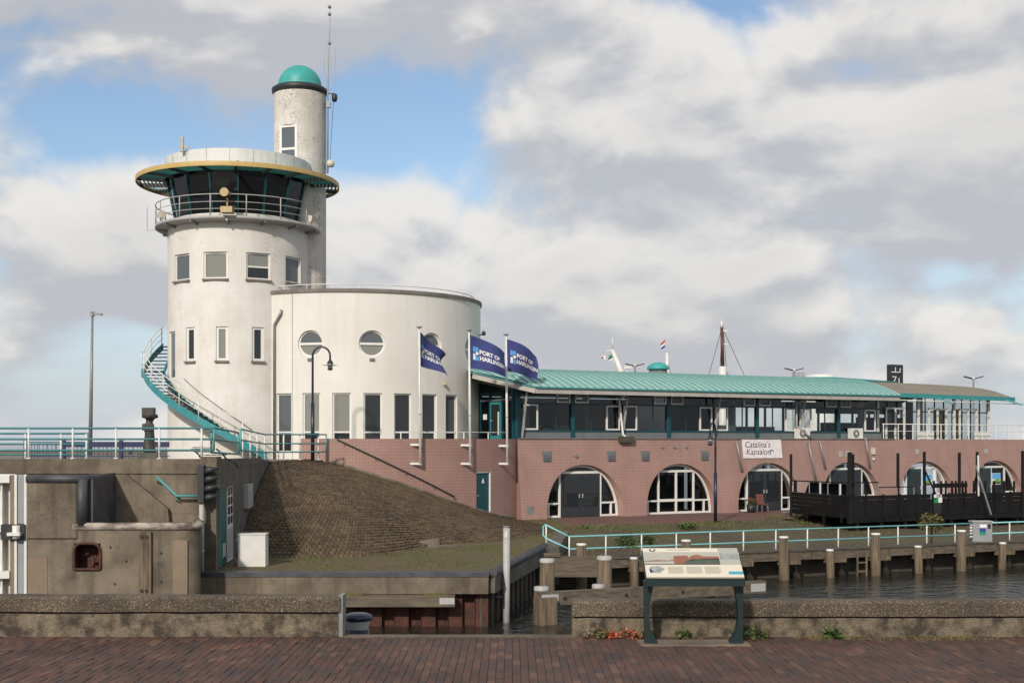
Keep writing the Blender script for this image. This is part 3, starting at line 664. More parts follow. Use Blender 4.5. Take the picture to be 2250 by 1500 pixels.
mb = MB().bar((mxx-.1, myy, PZ(205, 66)), (mxx+.36, myy, PZ(205, 66)), .05, .05).lathe((mxx+.36, myy, PZ(214, 66)), [(0, -.22), (.1, -.2), (.14, -.1), (.15, .14), (.08, .2), (0, .22)], 12); add('camera', mb, 'dark_metal', ant)
add('junction_box', MB().box((mxx-.05, myy-.1, PZ(236, 66)), (mxx+.15, myy+.1, PZ(222, 66))), 'grey_metal', ant)
add('dish', MB().lathe((mxx+.15, myy, PZ(359, 66)), [(0, -.2), (.16, -.16), (.22, 0), (.16, .16), (0, .2)], 14), 'cream', ant)
add('cable', MB().tube([(mxx+.3, myy, PZ(220, 66)), (mxx+.22, myy, PZ(280, 66)), (mxx+.12, myy, PZ(360, 66))], .012, 5), 'dark_metal', ant)
# spiral stair
ROS, RIS = 4.75, 3.72
stt = thing('spiral_stair', (CT.x, CT.y-4.5, ZT), 'teal steel stair with white handrails winding up round the white tower', 'stair')
def sang(k): return R(28-k)            # degrees towards the left
def sz(k): return -1.0+E+.0475*(k)     # k degrees from start
NTR = 36; tot = 141.
zst = ZT+.2
def szz(k): return zst+.0445*min(k, 93)+.052*max(0, k-111)      # two flights with a landing between
mb = MB()
def strip(r_, th, z0, z1):
    m_ = MB(); n_ = 60
    m_.grid(lambda a, b: CYL(CT, r_+(th if b in (1, 2) else 0), sang(tot*a/n_), szz(tot*a/n_)+(z0 if b in (0, 1, 4) else z1)), n_, 4, None, False); return m_
add('outer_stringer', strip(ROS, .05, -.24, .12), 'teal', stt, fix=True); add('inner_stringer', strip(RIS, .05, -.2, .08), 'teal', stt, fix=True)
for k in range(NTR):
    a = sang(tot*(k+.5)/NTR); add('tread', MB().obox(CYL(CT, (ROS+RIS)/2+.02, a, szz(tot*(k+.5)/NTR)+.02), (cos(a), sin(a), 0), (sin(a), -cos(a), 0), (0, 0, 1), .16, (ROS-RIS)/2-.03, .022), 'dark_metal', stt)
for hh in (1.0, .7, .4): add('handrail', MB().tube([CYL(CT, ROS+.02, sang(tot*a/50), szz(tot*a/50)+hh) for a in range(51)], .024 if hh > .9 else .016, 6), 'white_paint', stt)
for k in range(12): add('rail_post', MB().cyl(CYL(CT, ROS+.03, sang(tot*(k+.1)/11.2), szz(tot*(k+.1)/11.2)-.1), CYL(CT, ROS+.03, sang(tot*(k+.1)/11.2), szz(tot*(k+.1)/11.2)+1.0), .026, n=6), 'white_paint', stt)
add('wall_handrail', MB().tube([CYL(CT, RT+.09, R(22-k*1.9), szz(6+k*1.9)+.95) for k in range(31)], .02, 6), 'grey_metal', stt)

# ================================================================== ARCADE BUILDING (pink bastion + arches + glazed storey)
ZP = 5.64; BAT = .55
arc = thing('harbour_building', (A0.x, A0.y, ZQ), 'long pink tiled building with arches below a glazed storey and green copper roof', 'building')
# bastion (curved wall)
tA, tB = R(-9.8), R(66)
d0 = R(47.8)
opn = [(d0-.50/RB, d0+.50/RB, 1.9, PZ(1037, 61.8))]
bw = wall_cyl(CD, RB, 1.2, ZP, tA, tB, opn, depth=.15, step=R(3))
bw.face([CYL(CD, RB, tA, 1.2), CYL(CD, RB-2.6, tA, 1.2), CYL(CD, RB-2.6, tA, ZP), CYL(CD, RB, tA, ZP)])
add('bastion_wall', bw, 'pink_tile', arc)
add('terrace_slab', MB().lathe((CD.x, CD.y, 0), [(RD-.3, ZP-.15), (RD-.3, ZP-.02), (RB-.02, ZP-.02)], 40, tA, R(95), False), 'terrace', arc)
tx = V((cos(d0), sin(d0), 0)); nn = V((sin(d0), -cos(d0), 0)); dc = V((CD.x+(RB-.1)*sin(d0), CD.y-(RB-.1)*cos(d0), 0)); zt_ = PZ(1037, 61.8)
dr = add('store_door', MB().obox(dc+V((0, 0, (1.9+zt_)/2)), tx, nn, (0, 0, 1), .45, .025, (zt_-1.9)/2-.03), 'teal_dark', arc)
add('handle', MB().obox(dc+nn*.05-tx*.36+V((0, 0, 2.9)), tx, nn, (0, 0, 1), .06, .03, .015), 'grey_light', dr)
add('sign_triangle', MB().hull_prism([dc+nn*.03+tx*.02+V((0, 0, 3.75)), dc+nn*.03+tx*-.08+V((0, 0, 3.5)), dc+nn*.03+tx*.12+V((0, 0, 3.5))], nn*.006), 'white_flat', dr)
add('door_frame', MB().obox(dc+tx*.475+nn*.04+V((0, 0, (1.9+zt_)/2)), tx, nn, (0, 0, 1), .03, .06, (zt_-1.9)/2), 'frame_white', arc)
mb = MB(); hpts = [CYL(CD, RB+.1, R(1.2+35*k/16), 5.62-(5.62-2.9)*k/16) for k in range(17)]; mb.tube(hpts, .03, 6)
for k in (1, 5, 9, 13, 16): mb.cyl(hpts[k]-V((0, 0, .09)), CYL(CD, RB-.02, R(1.2+35*k/16), hpts[k].z-.12), .018, n=6)
add('ramp_handrail', mb, 'dark_metal', arc)
mb = MB().tube([CYL(CD, RB-.35, R(20+k*3.6), ZP+.32) for k in range(13)], .022, 6)
for k in range(0, 13, 3): mb.bar(CYL(CD, RB-.35, R(20+k*3.6), ZP), CYL(CD, RB-.35, R(20+k*3.6), ZP+.32), .05, .05)
add('terrace_rail', mb, 'white_paint', arc)
# arcade front, battered, with arches
SL = 52.; BAY = 6.1; ARC0 = 3.82; AW, AH = 2.36, 2.76
def outw(z): return -BAT*(ZP-z)/(ZP-ZQ)
cents = [ARC0+BAY*k for k in range(8)]
def arch_z(ds):
    x = min(1, abs(ds)/AW); return ZQ-.05+AH*(max(0, 1-x**2.15))**(1/2.15)
ss = {0., SL}
for c in cents:
    for k in range(37): ss.add(c-AW*cos(pi*k/36))
k = 0.
while k < SL:
    if all(abs(k-c) > AW+.2 for c in cents): ss.add(k)
    k += .75
ss = sorted(ss); fr_ = MB()
for i in range(len(ss)-1):
    a, b = ss[i], ss[i+1]
    if b-a < 1e-5: continue
    m_ = (a+b)/2; c = min(cents, key=lambda q: abs(q-m_)); ina = abs(m_-c) < AW
    za = arch_z(a-c) if ina else ZQ-.3; zb = arch_z(b-c) if ina else ZQ-.3
    fr_.face([AP(a, outw(za), za), AP(b, outw(zb), zb), AP(b, 0, ZP), AP(a, 0, ZP)], [(a, za), (b, zb), (b, ZP), (a, ZP)])
add('arcade_wall', fr_, 'pink_tile', arc)
cs = CYL(CD, RB, tB, 0); 
add('corner_wall', MB().face([(cs.x, cs.y, ZP), (cs.x, cs.y, 1.2), AP(0, outw(1.2), 1.2), AP(0, 0, ZP)]), 'pink_tile', arc)
add('arcade_top', MB().face([AP(0, 0, ZP), AP(SL, 0, ZP), AP(SL, 11, ZP), AP(-2, 11, ZP), AP(-2, 2.4, ZP)]), 'terrace', arc)
WI = .14       # plane of the arch glazing
for ci, c in enumerate(cents[:7]):
    rv = MB()
    for k in range(36):
        a, b = c-AW*cos(pi*k/36), c-AW*cos(pi*(k+1)/36); za, zb = arch_z(a-c), arch_z(b-c)
        rv.face([AP(a, outw(za), za), AP(b, outw(zb), zb), AP(b, WI+.1, zb), AP(a, WI+.1, za)], None, True)
    add('arch_reveal', rv, 'pink_plain', arc)
    fr = MB()
    for rr_, dd in ((.97, .05),):
        pts = [AP(c-AW*.968*cos(pi*k/36), WI, ZQ-.05+(arch_z(AW*cos(pi*k/36))-ZQ+.05)*.972) for k in range(37)]
        for k in range(36): fr.bar(pts[k], pts[k+1], .09, .12, up=(D.x*.0+NI.x, NI.y, 0))
    def vb(s_, z0, z1, w_=.09): fr.obox(AP(c+s_, WI, (z0+z1)/2), (D.x, D.y, 0), (NI.x, NI.y, 0), (0, 0, 1), w_/2, .045, (z1-z0)/2)
    def hb(s0, s1, z, w_=.09): fr.obox(AP(c+(s0+s1)/2, WI, z), (D.x, D.y, 0), (NI.x, NI.y, 0), (0, 0, 1), (s1-s0)/2, .043, w_/2)
    zt = ZQ+2.27; hwd = 1.2 if ci != 1 else 1.12; lo = ZQ+.72
    hb(-hwd-.25, hwd+.25, zt+.04, .12); vb(-hwd-.04, ZQ, zt+.0); vb(hwd+.04, ZQ, zt+.0)
    hb(-AW+.08, -hwd-.09, lo); hb(hwd+.09, AW-.08, lo); hb(-AW+.05, -hwd-.09, ZQ+.06, .1); hb(hwd+.09, AW-.05, ZQ+.06, .1)
    vb(-(hwd+AW)/2-.12, ZQ+.1, lo-.04, .08); vb((hwd+AW)/2+.12, ZQ+.1, lo-.04, .08)
    if ci == 1:
        vb(0, ZQ+.1, zt-.02, .1); hb(-hwd, hwd, lo+.02, .14); hb(-hwd, hwd, ZQ+.07, .12)
    if ci >= 4: vb(0, ZQ, zt-.02, .12)
    wn = add('arch_window', fr, 'frame_white', arc)
    gp = [AP(c-AW*.965*cos(pi*k/30), WI+.05, ZQ-.05+(arch_z(AW*cos(pi*k/30))-ZQ+.05)*.97) for k in range(31)]
    add('pane', MB().hull_prism(gp, V((NI.x, NI.y, 0))*.015), 'glass_tint', wn, fix=True)
    if ci != 1:
        for sg in (-1, 1):
            if ci >= 4 and sg > 0: continue
            l0 = c+sg*hwd/2*1.0; dd = add('door_leaf', MB().obox(AP(l0, WI-.02, ZQ+1.13), (D.x, D.y, 0), (NI.x, NI.y, 0), (0, 0, 1), hwd/2-.012, .03, 1.12), 'door_dark' if ci < 4 else 'teal_dark', arc)
            add('pane', MB().obox(AP(l0, WI-.06, ZQ+1.33), (D.x, D.y, 0), (NI.x, NI.y, 0), (0, 0, 1), hwd/2-.13, .012, .78), 'glass_dark', dd)
            add('handle', MB().obox(AP(c+sg*.10, WI-.1, ZQ+1.1), (D.x, D.y, 0), (NI.x, NI.y, 0), (0, 0, 1), .018, .03, .1), 'grey_light', dd)
    if ci in (4, 5):
        pz = ZQ+1.55; ps = c+.55; fx = lambda s_, z_, w_, h_, m_, o_: add('poster', MB().obox(AP(ps+s_, WI+.03-o_, pz+z_), (D.x, D.y, 0), (NI.x, NI.y, 0), (0, 0, 1), w_/2, .004, h_/2), m_, wn)
        fx(0, 0, .78, .72, 'white_flat', .0); fx(0, .16, .74, .36, 'flag_light', .012)
        hill = [AP(ps-.37+.74*k/14, WI, pz-.16+.10*sin(k/14*pi)+(.1*sin((k-6)/8*pi) if k > 6 else 0)) for k in range(15)]+[AP(ps+.37, WI, pz-.2), AP(ps-.37, WI, pz-.2)]
        add('poster', MB().hull_prism(hill, V((NI.x, NI.y, 0))*.006), MT.get('lime') or M('lime', (.12, .36, .03), None, rough=.5), wn, fix=True); fx(0, -.27, .7, .1, 'ink', .012)
    # room behind
    add('room_back', MB().obox(AP(c, 3.4, ZQ+1.5), (D.x, D.y, 0), (NI.x, NI.y, 0), (0, 0, 1), 2.9, .05, 1.5).obox(AP(c, 1.9, ZQ+.01), (D.x, D.y, 0), (NI.x, NI.y, 0), (0, 0, 1), 2.9, 1.45, .02), 'interior', arc)
# vents, bull-eyes and fittings on the pink front
def on_wall(s_, z_): return AP(s_, outw(z_), z_)
def s_at(u, z=4.5):
    w_ = outw(z); k = (u-1125)/F; bx, by = A0.x+NI.x*w_, A0.y+NI.y*w_; return (k*by-bx)/(D.x-k*D.y)
AX, AI, AU = V((D.x, D.y, 0)), V((NI.x, NI.y, 0)), V((0, 0, 1))
for u_ in (1201, 1343, 1417, 1548):
    z_ = 4.75; s_ = s_at(u_, z_); gr = add('vent_grille', MB().obox(on_wall(s_, z_)-AI*.02, AX, AI, AU, .25, .03, .28), 'grey_metal', arc)
    for k in range(6): add('slat', MB().obox(on_wall(s_, z_-.21+k*.085)-AI*.06, AX, (AI*.8+AU*.6).normalized(), (AU*.8-AI*.6).normalized(), .22, .035, .008), 'grey_panel', gr)
for u_, v_ in ((1265, 1004), (1455, 982), (1481, 982), (1507, 982)):
    z_ = 4.78 if v_ > 1000 else 5.22; add('wall_spout', MB().tube([on_wall(s_at(u_, z_), z_)+AI*.05, on_wall(s_at(u_, z_), z_)-AI*.1], .10 if v_ > 1000 else .07, 10), 'grey_metal', arc)
add('low_vent', MB().obox(on_wall(s_at(1165, 2.05), 2.05)-AI*.01, AX, AI, AU, .17, .02, .2), 'grey_metal', arc)
for k, u_ in enumerate((1847, 1862)): add('wall_plate', MB().obox(on_wall(s_at(u_, 4.8), 4.8)-AI*.01, AX, AI, AU, .14, .02, .17), 'grey_light', arc)
for u_ in (2015, 2166): add('wall_plate', MB().obox(on_wall(s_at(u_, 4.9), 4.9)-AI*.01, AX, AI, AU, .14, .03, .14), 'grey_light', arc)
al = on_wall(s_at(1917, 4.95), 4.95); add('alarm_box', MB().obox(al-AI*.06, AX, AI, AU, .13, .06, .2).lathe(al-AI*.1-V((0, 0, .48)), [(0, -.1), (.09, -.06), (.09, .04), (0, .1)], 10), 'cream', arc)
def pipe(u0, v0, u1, v1, m_='grey_metal'):
    za, zb = PZ(v0, 72), PZ(v1, 72); a, b = on_wall(s_at(u0, za), za)-AI*.07, on_wall(s_at(u1, zb), zb)-AI*.07
    add('downpipe', MB().tube([a+AI*.5+V((0, 0, .05)), a, b], .07, 8), m_, arc)
pipe(1617, 972, 1629, 1034); pipe(1775, 972, 1792, 1062); pipe(1800, 970, 1812, 1031); pipe(1900, 962, 1910, 1031)
# glazed upper storey
add('ledge', MB().obox(AP(13, .02, 5.665), V((D.x, D.y, 0)), V((NI.x, NI.y, 0)), V((0, 0, 1)), 12.9, .09, .025), 'coping', arc)
GW = .5; ZE = 8.08; C0 = 3.55
def gpost(s_, w_, wd, dp, z0, z1, m_, nm='post', par=arc): return add(nm, MB().obox(AP(s_, w_, (z0+z1)/2), AX, AI, AU, wd/2, dp/2, (z1-z0)/2), m_, par)
def gbar(s0, s1, w_, z_, h_, dp, m_, nm='rail', par=arc): return add(nm, MB().obox(AP((s0+s1)/2, w_, z_), AX, AI, AU, (s1-s0)/2, dp/2, h_/2), m_, par)
gbar(.3, 25.3, GW, ZP+.20, .36, .08, 'grey_panel', 'apron'); gbar(.3, 25.3, GW, ZP+.42, .08, .16, 'teal_dark', 'sill'); gbar(.3, 25.3, GW, 7.46, .09, .13, 'teal_dark', 'transom'); gbar(.3, 25.3, GW, ZE-.04, .1, .13, 'teal_dark', 'head_rail')
def casement(s0, s1, z0, z1, pane):
    m_ = MB(); f_ = .075
    for s_ in (s0+f_/2, s1-f_/2): m_.obox(AP(s_, GW-.05, (z0+z1)/2), AX, AI, AU, f_/2, .05, (z1-z0)/2)
    for z_ in (z0+f_/2, z1-f_/2): m_.obox(AP((s0+s1)/2, GW-.05, z_), AX, AI, AU, (s1-s0)/2-f_, .048, f_/2)
    w_ = add('casement', m_, 'frame_white', arc); add('pane', MB().obox(AP((s0+s1)/2, GW-.04, (z0+z1)/2), AX, AI, AU, (s1-s0)/2-f_, .006, (z1-z0)/2-f_), pane, w_)
zl0, zl1, zu0, zu1 = ZP+.47, 7.41, 7.51, ZE-.1
s = C0-BAY/2
halves = []
for k in range(8):
    sa = C0+BAY/2*(k-1); halves.append((sa, sa+BAY/2, k % 2 == 0))      # even: half-post on the left, column on the right
for sa, sb, colright in halves:
    if sb > 25.3: break
    cs_, ps_ = (sb, sa) if colright else (sa, sb)
    gpost(cs_, GW-.03, .2, .2, ZP, ZE, 'teal_dark', 'column') if colright else None
    if colright: add('stay', MB().bar(AP(ps_, GW-.12, ZP), AP(ps_+.0, -.2, ZE+.05), .07, .09), 'grey_light', arc)
    pane = 'glass_tint' if sa < 12 else 'glass_clear'
    dirn = -1 if colright else 1
    a0, a1 = sorted((ps_-dirn*.12, ps_-dirn*.12-dirn*.85)); casement(a0, a1, zl0, zl1, pane)
    b0_, b1_ = sorted((cs_+dirn*.14, cs_+dirn*.14+dirn*.82)); casement(b0_, b1_, zu0, zu1, pane)
    if colright: g0, g1, h0, h1 = a1, cs_-.1, ps_+.06, b0_
    else: g0, g1, h0, h1 = cs_+.1, a0, b1_, ps_-.06
    add('pane', MB().obox(AP((g0+g1)/2, GW, (zl0+zl1)/2), AX, AI, AU, (g1-g0)/2, .006, (zl1-zl0)/2), pane, arc)
    add('pane', MB().obox(AP((h0+h1)/2, GW, (zu0+zu1)/2), AX, AI, AU, (h1-h0)/2, .006, (zu1-zu0)/2), pane, arc)
    gpost((g0+g1)/2+.1, GW+.02, .05, .06, zl0, zl1, 'teal_dark', 'mullion')
wp = s_at(1365, 7); add('rain_pipe', MB().tube([AP(wp-.1, -.55, ZE-.02), AP(wp-.1, .2, ZE-.4), AP(wp+.05, .1, ZP+.25), AP(wp+.1, -.12, ZP+.1)], .06, 8), 'white_paint', arc)
add('hopper', MB().obox(AP(wp+.1, -.15, ZP-.02), AX, AI, AU, .42, .16, .16), 'timber_dark', arc)
wp = s_at(1748, 7); add('rain_pipe', MB().tube([AP(wp+.55, -.55, ZE-.05), AP(wp, .1, ZE-.4), AP(wp, .1, ZP+.75), AP(wp+.9, -.1, ZP+.05)], .07, 8), 'grey_light', arc)
# entrance corner
gpost(.28, GW, .3, .3, ZP, ZE, 'teal_dark', 'column')
e0, e1 = V((-1.66, 67.0, 0)), AP(.1, GW, 0); ed = (e1-e0).normalized(); en = V((ed.y, -ed.x, 0)); el_ = (e1-e0).length
def eo(x, z, hw_, hz_, m_, dep=.03, off=0., nm='panel'): return add(nm, MB().obox(e0+ed*x+en*off+V((0, 0, z)), ed, en, AU, hw_, dep, hz_), m_, arc)
eo(el_*.5, (ZP+8.9)/2, el_/2, (8.9-ZP)/2, 'glass_tint', .006, 0, 'pane')
dr = eo(el_*.5, ZP+.95, .48, .95, 'teal', .03, .05, 'entrance_door'); add('pane', MB().obox(e0+ed*el_*.5+en*.09+V((0, 0, ZP+.98)), ed, en, AU, .36, .01, .80), 'glass_dark', dr)
add('handle', MB().obox(e0+ed*(el_*.5-.3)+en*.14+V((0, 0, ZP+.95)), ed, en, AU, .06, .02, .015).obox(e0+ed*(el_*.5+.3)+en*.12+V((0, 0, ZP+.8)), ed, en, AU, .05, .01, .6), 'white_paint', dr)
for x_ in (.03, el_*.5-.56, el_*.5+.56, el_-.5, el_-.05): eo(x_, (ZP+8.8)/2, .05, (8.8-ZP)/2, 'teal_dark', .06, 0, 'mullion')
eo(el_*.5, ZP+2.0, el_/2, .05, 'grey_panel', .05, .01, 'transom'); eo(.45, ZP+1.15, .17, .14, 'white_flat', .004, .03, 'notice')
# rear wall, floor furniture of the upper storey
gbar(-1, 13, 9.3, (ZP+ZE)/2, ZE-ZP, .1, 'interior', 'rear_wall'); gbar(13, 36, 9.3, ZP+.3, .6, .1, 'interior', 'rear_wall'); gbar(13, 36, 9.3, ZE-.1, .35, .1, 'interior', 'rear_head')
for k in range(16): gpost(13+k*1.53, 9.3, .14, .1, ZP, ZE, 'teal_dark', 'rear_mullion')
for k in range(7): gpost(2+k*5.2, 5.0, .3, .3, ZP, ZE+.8, 'interior_white', 'inner_column')
for s_, w_, hs, hw2, z0, z1, m_ in ((1.9, 3.0, .5, .05, ZP+.3, ZP+1.7, 'interior_white'), (4.4, 4, 1.0, .4, ZP, ZP+.75, 'interior_white'), (14.3, 2.0, .9, .4, ZP, ZP+.8, 'interior_white'), (18, 3.5, 1.2, .5, ZP, ZP+.75, 'interior'), (13.1, 4.9, .08, 4.3, ZP, ZE, 'interior')):
    add('inner_panel', MB().obox(AP(s_, w_, (z0+z1)/2), AX, AI, AU, hs, hw2, (z1-z0)/2), m_, arc)
# main copper roof
W0, W1, WR = -.9, 9.9, 4.5
def rz(w): return 8.25+1.15*(1-((w-WR)/(WR-W0))**2)
def rcut(s):          # eave retreats towards the rotunda at the left end
    return W0 if s > .6 else W0+(0.6-s)/2.2*2.3
NSs = 60
def rs(a): return -1.7+(25.4+1.7)*a/NSs
rf = MB(); rf.grid(lambda a, b: AP(rs(a), rcut(rs(a))+(W1-rcut(rs(a)))*b/16, rz(rcut(rs(a))+(W1-rcut(rs(a)))*b/16)), NSs, 16)
rf.grid(lambda a, b: AP(rs(a), rcut(rs(a))+(W1-rcut(rs(a)))*b/16, rz(rcut(rs(a))+(W1-rcut(rs(a)))*b/16)-.10), NSs, 16)
roof = add('copper_roof', rf, 'copper', arc)
def seam_mb(s_, c0):
    m_ = MB(); n_ = 10
    for k in range(n_):
        wa, wb = c0+(W1-c0)*k/n_, c0+(W1-c0)*(k+1)/n_; m_.bar(AP(s_, wa, rz(wa)+.02), AP(s_, wb, rz(wb)+.02), .05, .10)
    return m_
base_seam = None
k = 0; s_ = -1.4
while s_ < 25.4:
    if s_ < .6: add('seam', seam_mb(s_, rcut(s_)), 'copper_seam_shade', roof)
    elif base_seam is None: base_seam = add('seam', seam_mb(s_, W0), 'copper_seam_shade', roof); bs0 = s_
    else: inst(base_seam, roof, AX*(s_-bs0))
    s_ += .46
def eave(nm, w_off, z_off, hh, dep, m_):
    pts = [(-1.7, rcut(-1.7)), (.6, W0), (25.4, W0)]
    mb_ = MB()
    for (sa, wa), (sb, wb) in zip(pts[:-1], pts[1:]): mb_.bar(AP(sa, wa+w_off, rz(wa)+z_off), AP(sb, wb+w_off, rz(wb)+z_off), dep, hh)
    add(nm, mb_, m_, roof)
eave('fascia', .04, -.20, .26, .10, 'fascia'); eave('gutter', -.03, -.045, .06, .13, 'copper_edge')
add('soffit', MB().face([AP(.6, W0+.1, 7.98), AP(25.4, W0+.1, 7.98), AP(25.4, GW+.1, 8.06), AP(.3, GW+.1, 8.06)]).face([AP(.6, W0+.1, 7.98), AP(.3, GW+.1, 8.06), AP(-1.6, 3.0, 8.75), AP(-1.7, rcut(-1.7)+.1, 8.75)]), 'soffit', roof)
add('verge', MB().tube([AP(25.43, W0+(W1-W0)*k/16, rz(W0+(W1-W0)*k/16)-.02) for k in range(17)], .09, 6), 'copper', roof)
# second roof and its glazed room
def rz2(w): return 8.38+.95*(1-((w-5.2)/5.0)**2)
def r2f(dz): return lambda a, b: AP(25.3+12.0*a/20-(.9*(abs(b-8)/8)**2.5 if a == 20 else 0), .2+10*b/16, rz2(.2+10*b/16)+dz-(.16*(a/20)**3))
roof2 = add('brown_roof', MB().grid(r2f(0), 20, 16).grid(r2f(-.12), 20, 16), 'copper_brown', arc)
add('fascia', MB().bar(AP(25.3, .2, 8.32), AP(36.6, .2, 8.22), .10, .26), 'copper_edge', roof2)
for k in range(20): add('seam', MB().tube([AP(25.7+k*.56, .2+10*j/8, rz2(.2+10*j/8)+.01-.16*((.4+k*.56)/12)**3) for j in range(9)], .02, 4), 'copper_brown', roof2)
add('ridge_cap', MB().tube([AP(22, 5.4, 9.45), AP(26, 5.6, 9.50), AP(31.5, 5.4, 9.38)], [.1, .16, .1], 6), 'copper_edge', roof2)
for s_ in (30.2, 36.3): add('strut', MB().bar(AP(s_-.6, .3, 8.2), AP(s_+.2, -.45, 7.85), .14, .1), 'teal_rail', roof2)
add('awning_rod', MB().tube([AP(25.4, -.1, 8.02), AP(37.2, -.1, 7.9)], .03, 6), 'white_paint', roof2)
for s_ in (25.5, 28.9, 32.0, 35.1): gpost(s_, 1.0, .16, .16, ZP, 8.3, 'white_paint', 'column')
for k in range(13):
    if k % 4: gpost(25.5+k*.8, 1.0, .06, .06, ZP, 8.3, 'dark_metal', 'mullion')
gbar(25.5, 35.1, 1.0, 7.35, .07, .07, 'dark_metal', 'transom'); gbar(25.5, 35.1, 1.0, 8.28, .12, .1, 'dark_metal', 'head_rail')
for a_, b_ in ((25.6, 28.8), (29.0, 31.9), (32.1, 35.0)): add('pane', MB().obox(AP((a_+b_)/2, 1.02, (ZP+8.3)/2), AX, AI, AU, (b_-a_)/2, .006, (8.3-ZP)/2), 'glass_clear', arc)
add('pane', MB().obox(AP(35.1, 4.5, (ZP+8.3)/2), AX, AI, AU, .006, 3.5, (8.3-ZP)/2), 'glass_clear', arc)
for s_, m_ in ((26.9, 'white_paint'), (30.5, 'white_paint'), (33.2, 'white_paint')):
    mb = MB()
    for q in (-.75, 0, .75): mb.obox(AP(s_+q, .93, ZP+.95), AX, AI, AU, .05, .05, .95)
    mb.obox(AP(s_, .93, ZP+1.9), AX, AI, AU, .8, .05, .05); add('door_frame', mb, m_, arc)
for s_ in (29.6, 34.4): add('low_panel', MB().obox(AP(s_, .96, ZP+.25), AX, AI, AU, .6, .03, .22), 'white_paint', arc)
for s_ in (32.0, 33.6): add('curtain', MB().obox(AP(s_, 2.2, ZP+1.0), AX, AI, AU, .4, .1, .95), 'horn', arc)
for s0_, s1_, w_, z0_, z1_, m_ in ((26, 29.4, 6.5, ZP, ZP+1.1, 'interior_dark'), (30.5, 35.0, 8.0, ZP, ZP+1.5, 'interior_dark'), (27.5, 35.0, 8.6, ZE-.7, ZE+.3, 'interior_dark'), (28.2, 29.0, 3.0, ZP, ZP+1.7, 'interior'), (31.0, 31.5, 4.0, ZP, ZE, 'interior_dark')):
    add('inner_wall', MB().obox(AP((s0_+s1_)/2, w_, (z0_+z1_)/2), AX, AI, AU, (s1_-s0_)/2, .08, (z1_-z0_)/2), m_, arc)
tr = add('balcony_rail', MB().tube([AP(25.0, .1, ZP+.92), AP(46, .1, ZP+.92)], .03, 6).tube([AP(25.0, .1, ZP+.5), AP(46, .1, ZP+.5)], .015, 6), 'white_paint', arc)
for k in range(18): add('post', MB().bar(AP(25.1+k*1.2, .1, ZP), AP(25.1+k*1.2, .1, ZP+.92), .05, .05), 'white_paint', tr)
# things on / beside the building
for u_, s_off in ((1767, 0), (1884, 0)):
    s_ = s_at(u_, 5.9); ac = thing('air_conditioner', AP(s_, .2, ZP), 'white air conditioner outdoor unit on the ledge ' + ('next to the bent rain pipe' if u_ < 1800 else 'near the brown roofed room'), 'air conditioner')
    add('casing', MB().obox(AP(s_, .2, ZP+.34), AX, AI, AU, .45, .16, .31), 'frame_white', ac); add('fan', MB().tube([AP(s_-.1, .03, ZP+.34), AP(s_-.1, .015, ZP+.34)], .24, 20), 'grey_metal', ac); add('hub', MB().tube([AP(s_-.1, .02, ZP+.34), AP(s_-.1, .0, ZP+.34)], .07, 12), 'frame_white', ac)
    add('foot', MB().obox(AP(s_, .2, ZP+.015), AX, AI, AU, .35, .1, .02), 'dark_metal', ac)
bs_, be_ = s_at(1630, 5.2), s_at(1716, 5.2)
def bmap(x, z): return AP(bs_+x, outw(z)-.05, z)
bz0, bz1 = 4.58, 5.62
ban = thing('shop_banner', bmap(1.2, bz0), 'white and pink hairdresser banner hung above an arch on the pink wall', 'banner')
add('sheet', MB().hull_prism([bmap(0, bz0), bmap(be_-bs_, bz0), bmap(be_-bs_, bz1), bmap(0, bz1)], AI*.02), 'print_pink', ban)
def btxt(x0, z0): return lambda x, y: AP(bs_+x0+x, outw(z0+y)-.056, z0+y)
add('lettering', text_mb("Catalina's", .48, btxt(.14, bz0+.60), shear=.3), 'ink', ban); add('lettering', text_mb("Kapsalon", .48, btxt(.2, bz0+.2), shear=.3), 'ink', ban)
add('emblem', MB().tube([AP(bs_+2.05+.13*cos(t_*.5), outw(bz0+.3)-.055, bz0+.33+.13*sin(t_*.5)) for t_ in range(10)], .02, 5), 'ink', ban)
bx_ = AP(cents[0]+1.15, 1.2, ZQ); bn = thing('wheelie_bin', bx_, 'blue wheelie bin behind the glass of the arch with dark double doors', 'bin'); add('body', MB().hull_prism([bx_+AX*-.28+AI*-.3, bx_+AX*.28+AI*-.3, bx_+AX*.33+AI*-.36+AU*1.0, bx_+AX*-.33+AI*-.36+AU*1.0], AI*.6), 'bin_blue', bn); add('lid', MB().obox(bx_+AU*1.04, AX, AI, AU, .36, .38, .05), 'bin_blue', bn)
pp = AP(cents[2]-1.75, -.85, ZQ); pl = thing('flower_pot', pp, 'dark pot of red flowers beside the arch under the banner', 'plant pot'); add('pot', MB().lathe(pp, [(0, 0), (.2, 0), (.27, .42), (.24, .42), (.22, .36), (0, .36)], 16), 'dark_metal', pl)
def leaves(c, rx, rz_, n_, size, rnd=random):
    m_ = MB()
    for _ in range(n_):
        d_ = V((rnd.gauss(0, 1), rnd.gauss(0, 1), rnd.gauss(0, 1))).normalized()*rnd.random()**.4; p = V(c)+V((d_.x*rx, d_.y*rx, d_.z*rz_)); a = V((rnd.uniform(-1, 1), rnd.uniform(-1, 1), rnd.uniform(-.6, .9))).normalized(); b = a.cross(V((rnd.uniform(-1, 1), rnd.uniform(-1, 1), 1))).normalized(); l_ = size*rnd.uniform(.6, 1.3)
        m_.face([p, p+a*l_*.5+b*l_*.28, p+a*l_, p+a*l_*.5-b*l_*.28])
    return m_
add('foliage', leaves(pp+V((0, 0, .55)), .3, .22, 150, .12), 'leaf', pl); add('flowers', leaves(pp+V((0, -.05, .68)), .26, .13, 40, .09), 'flower', pl)
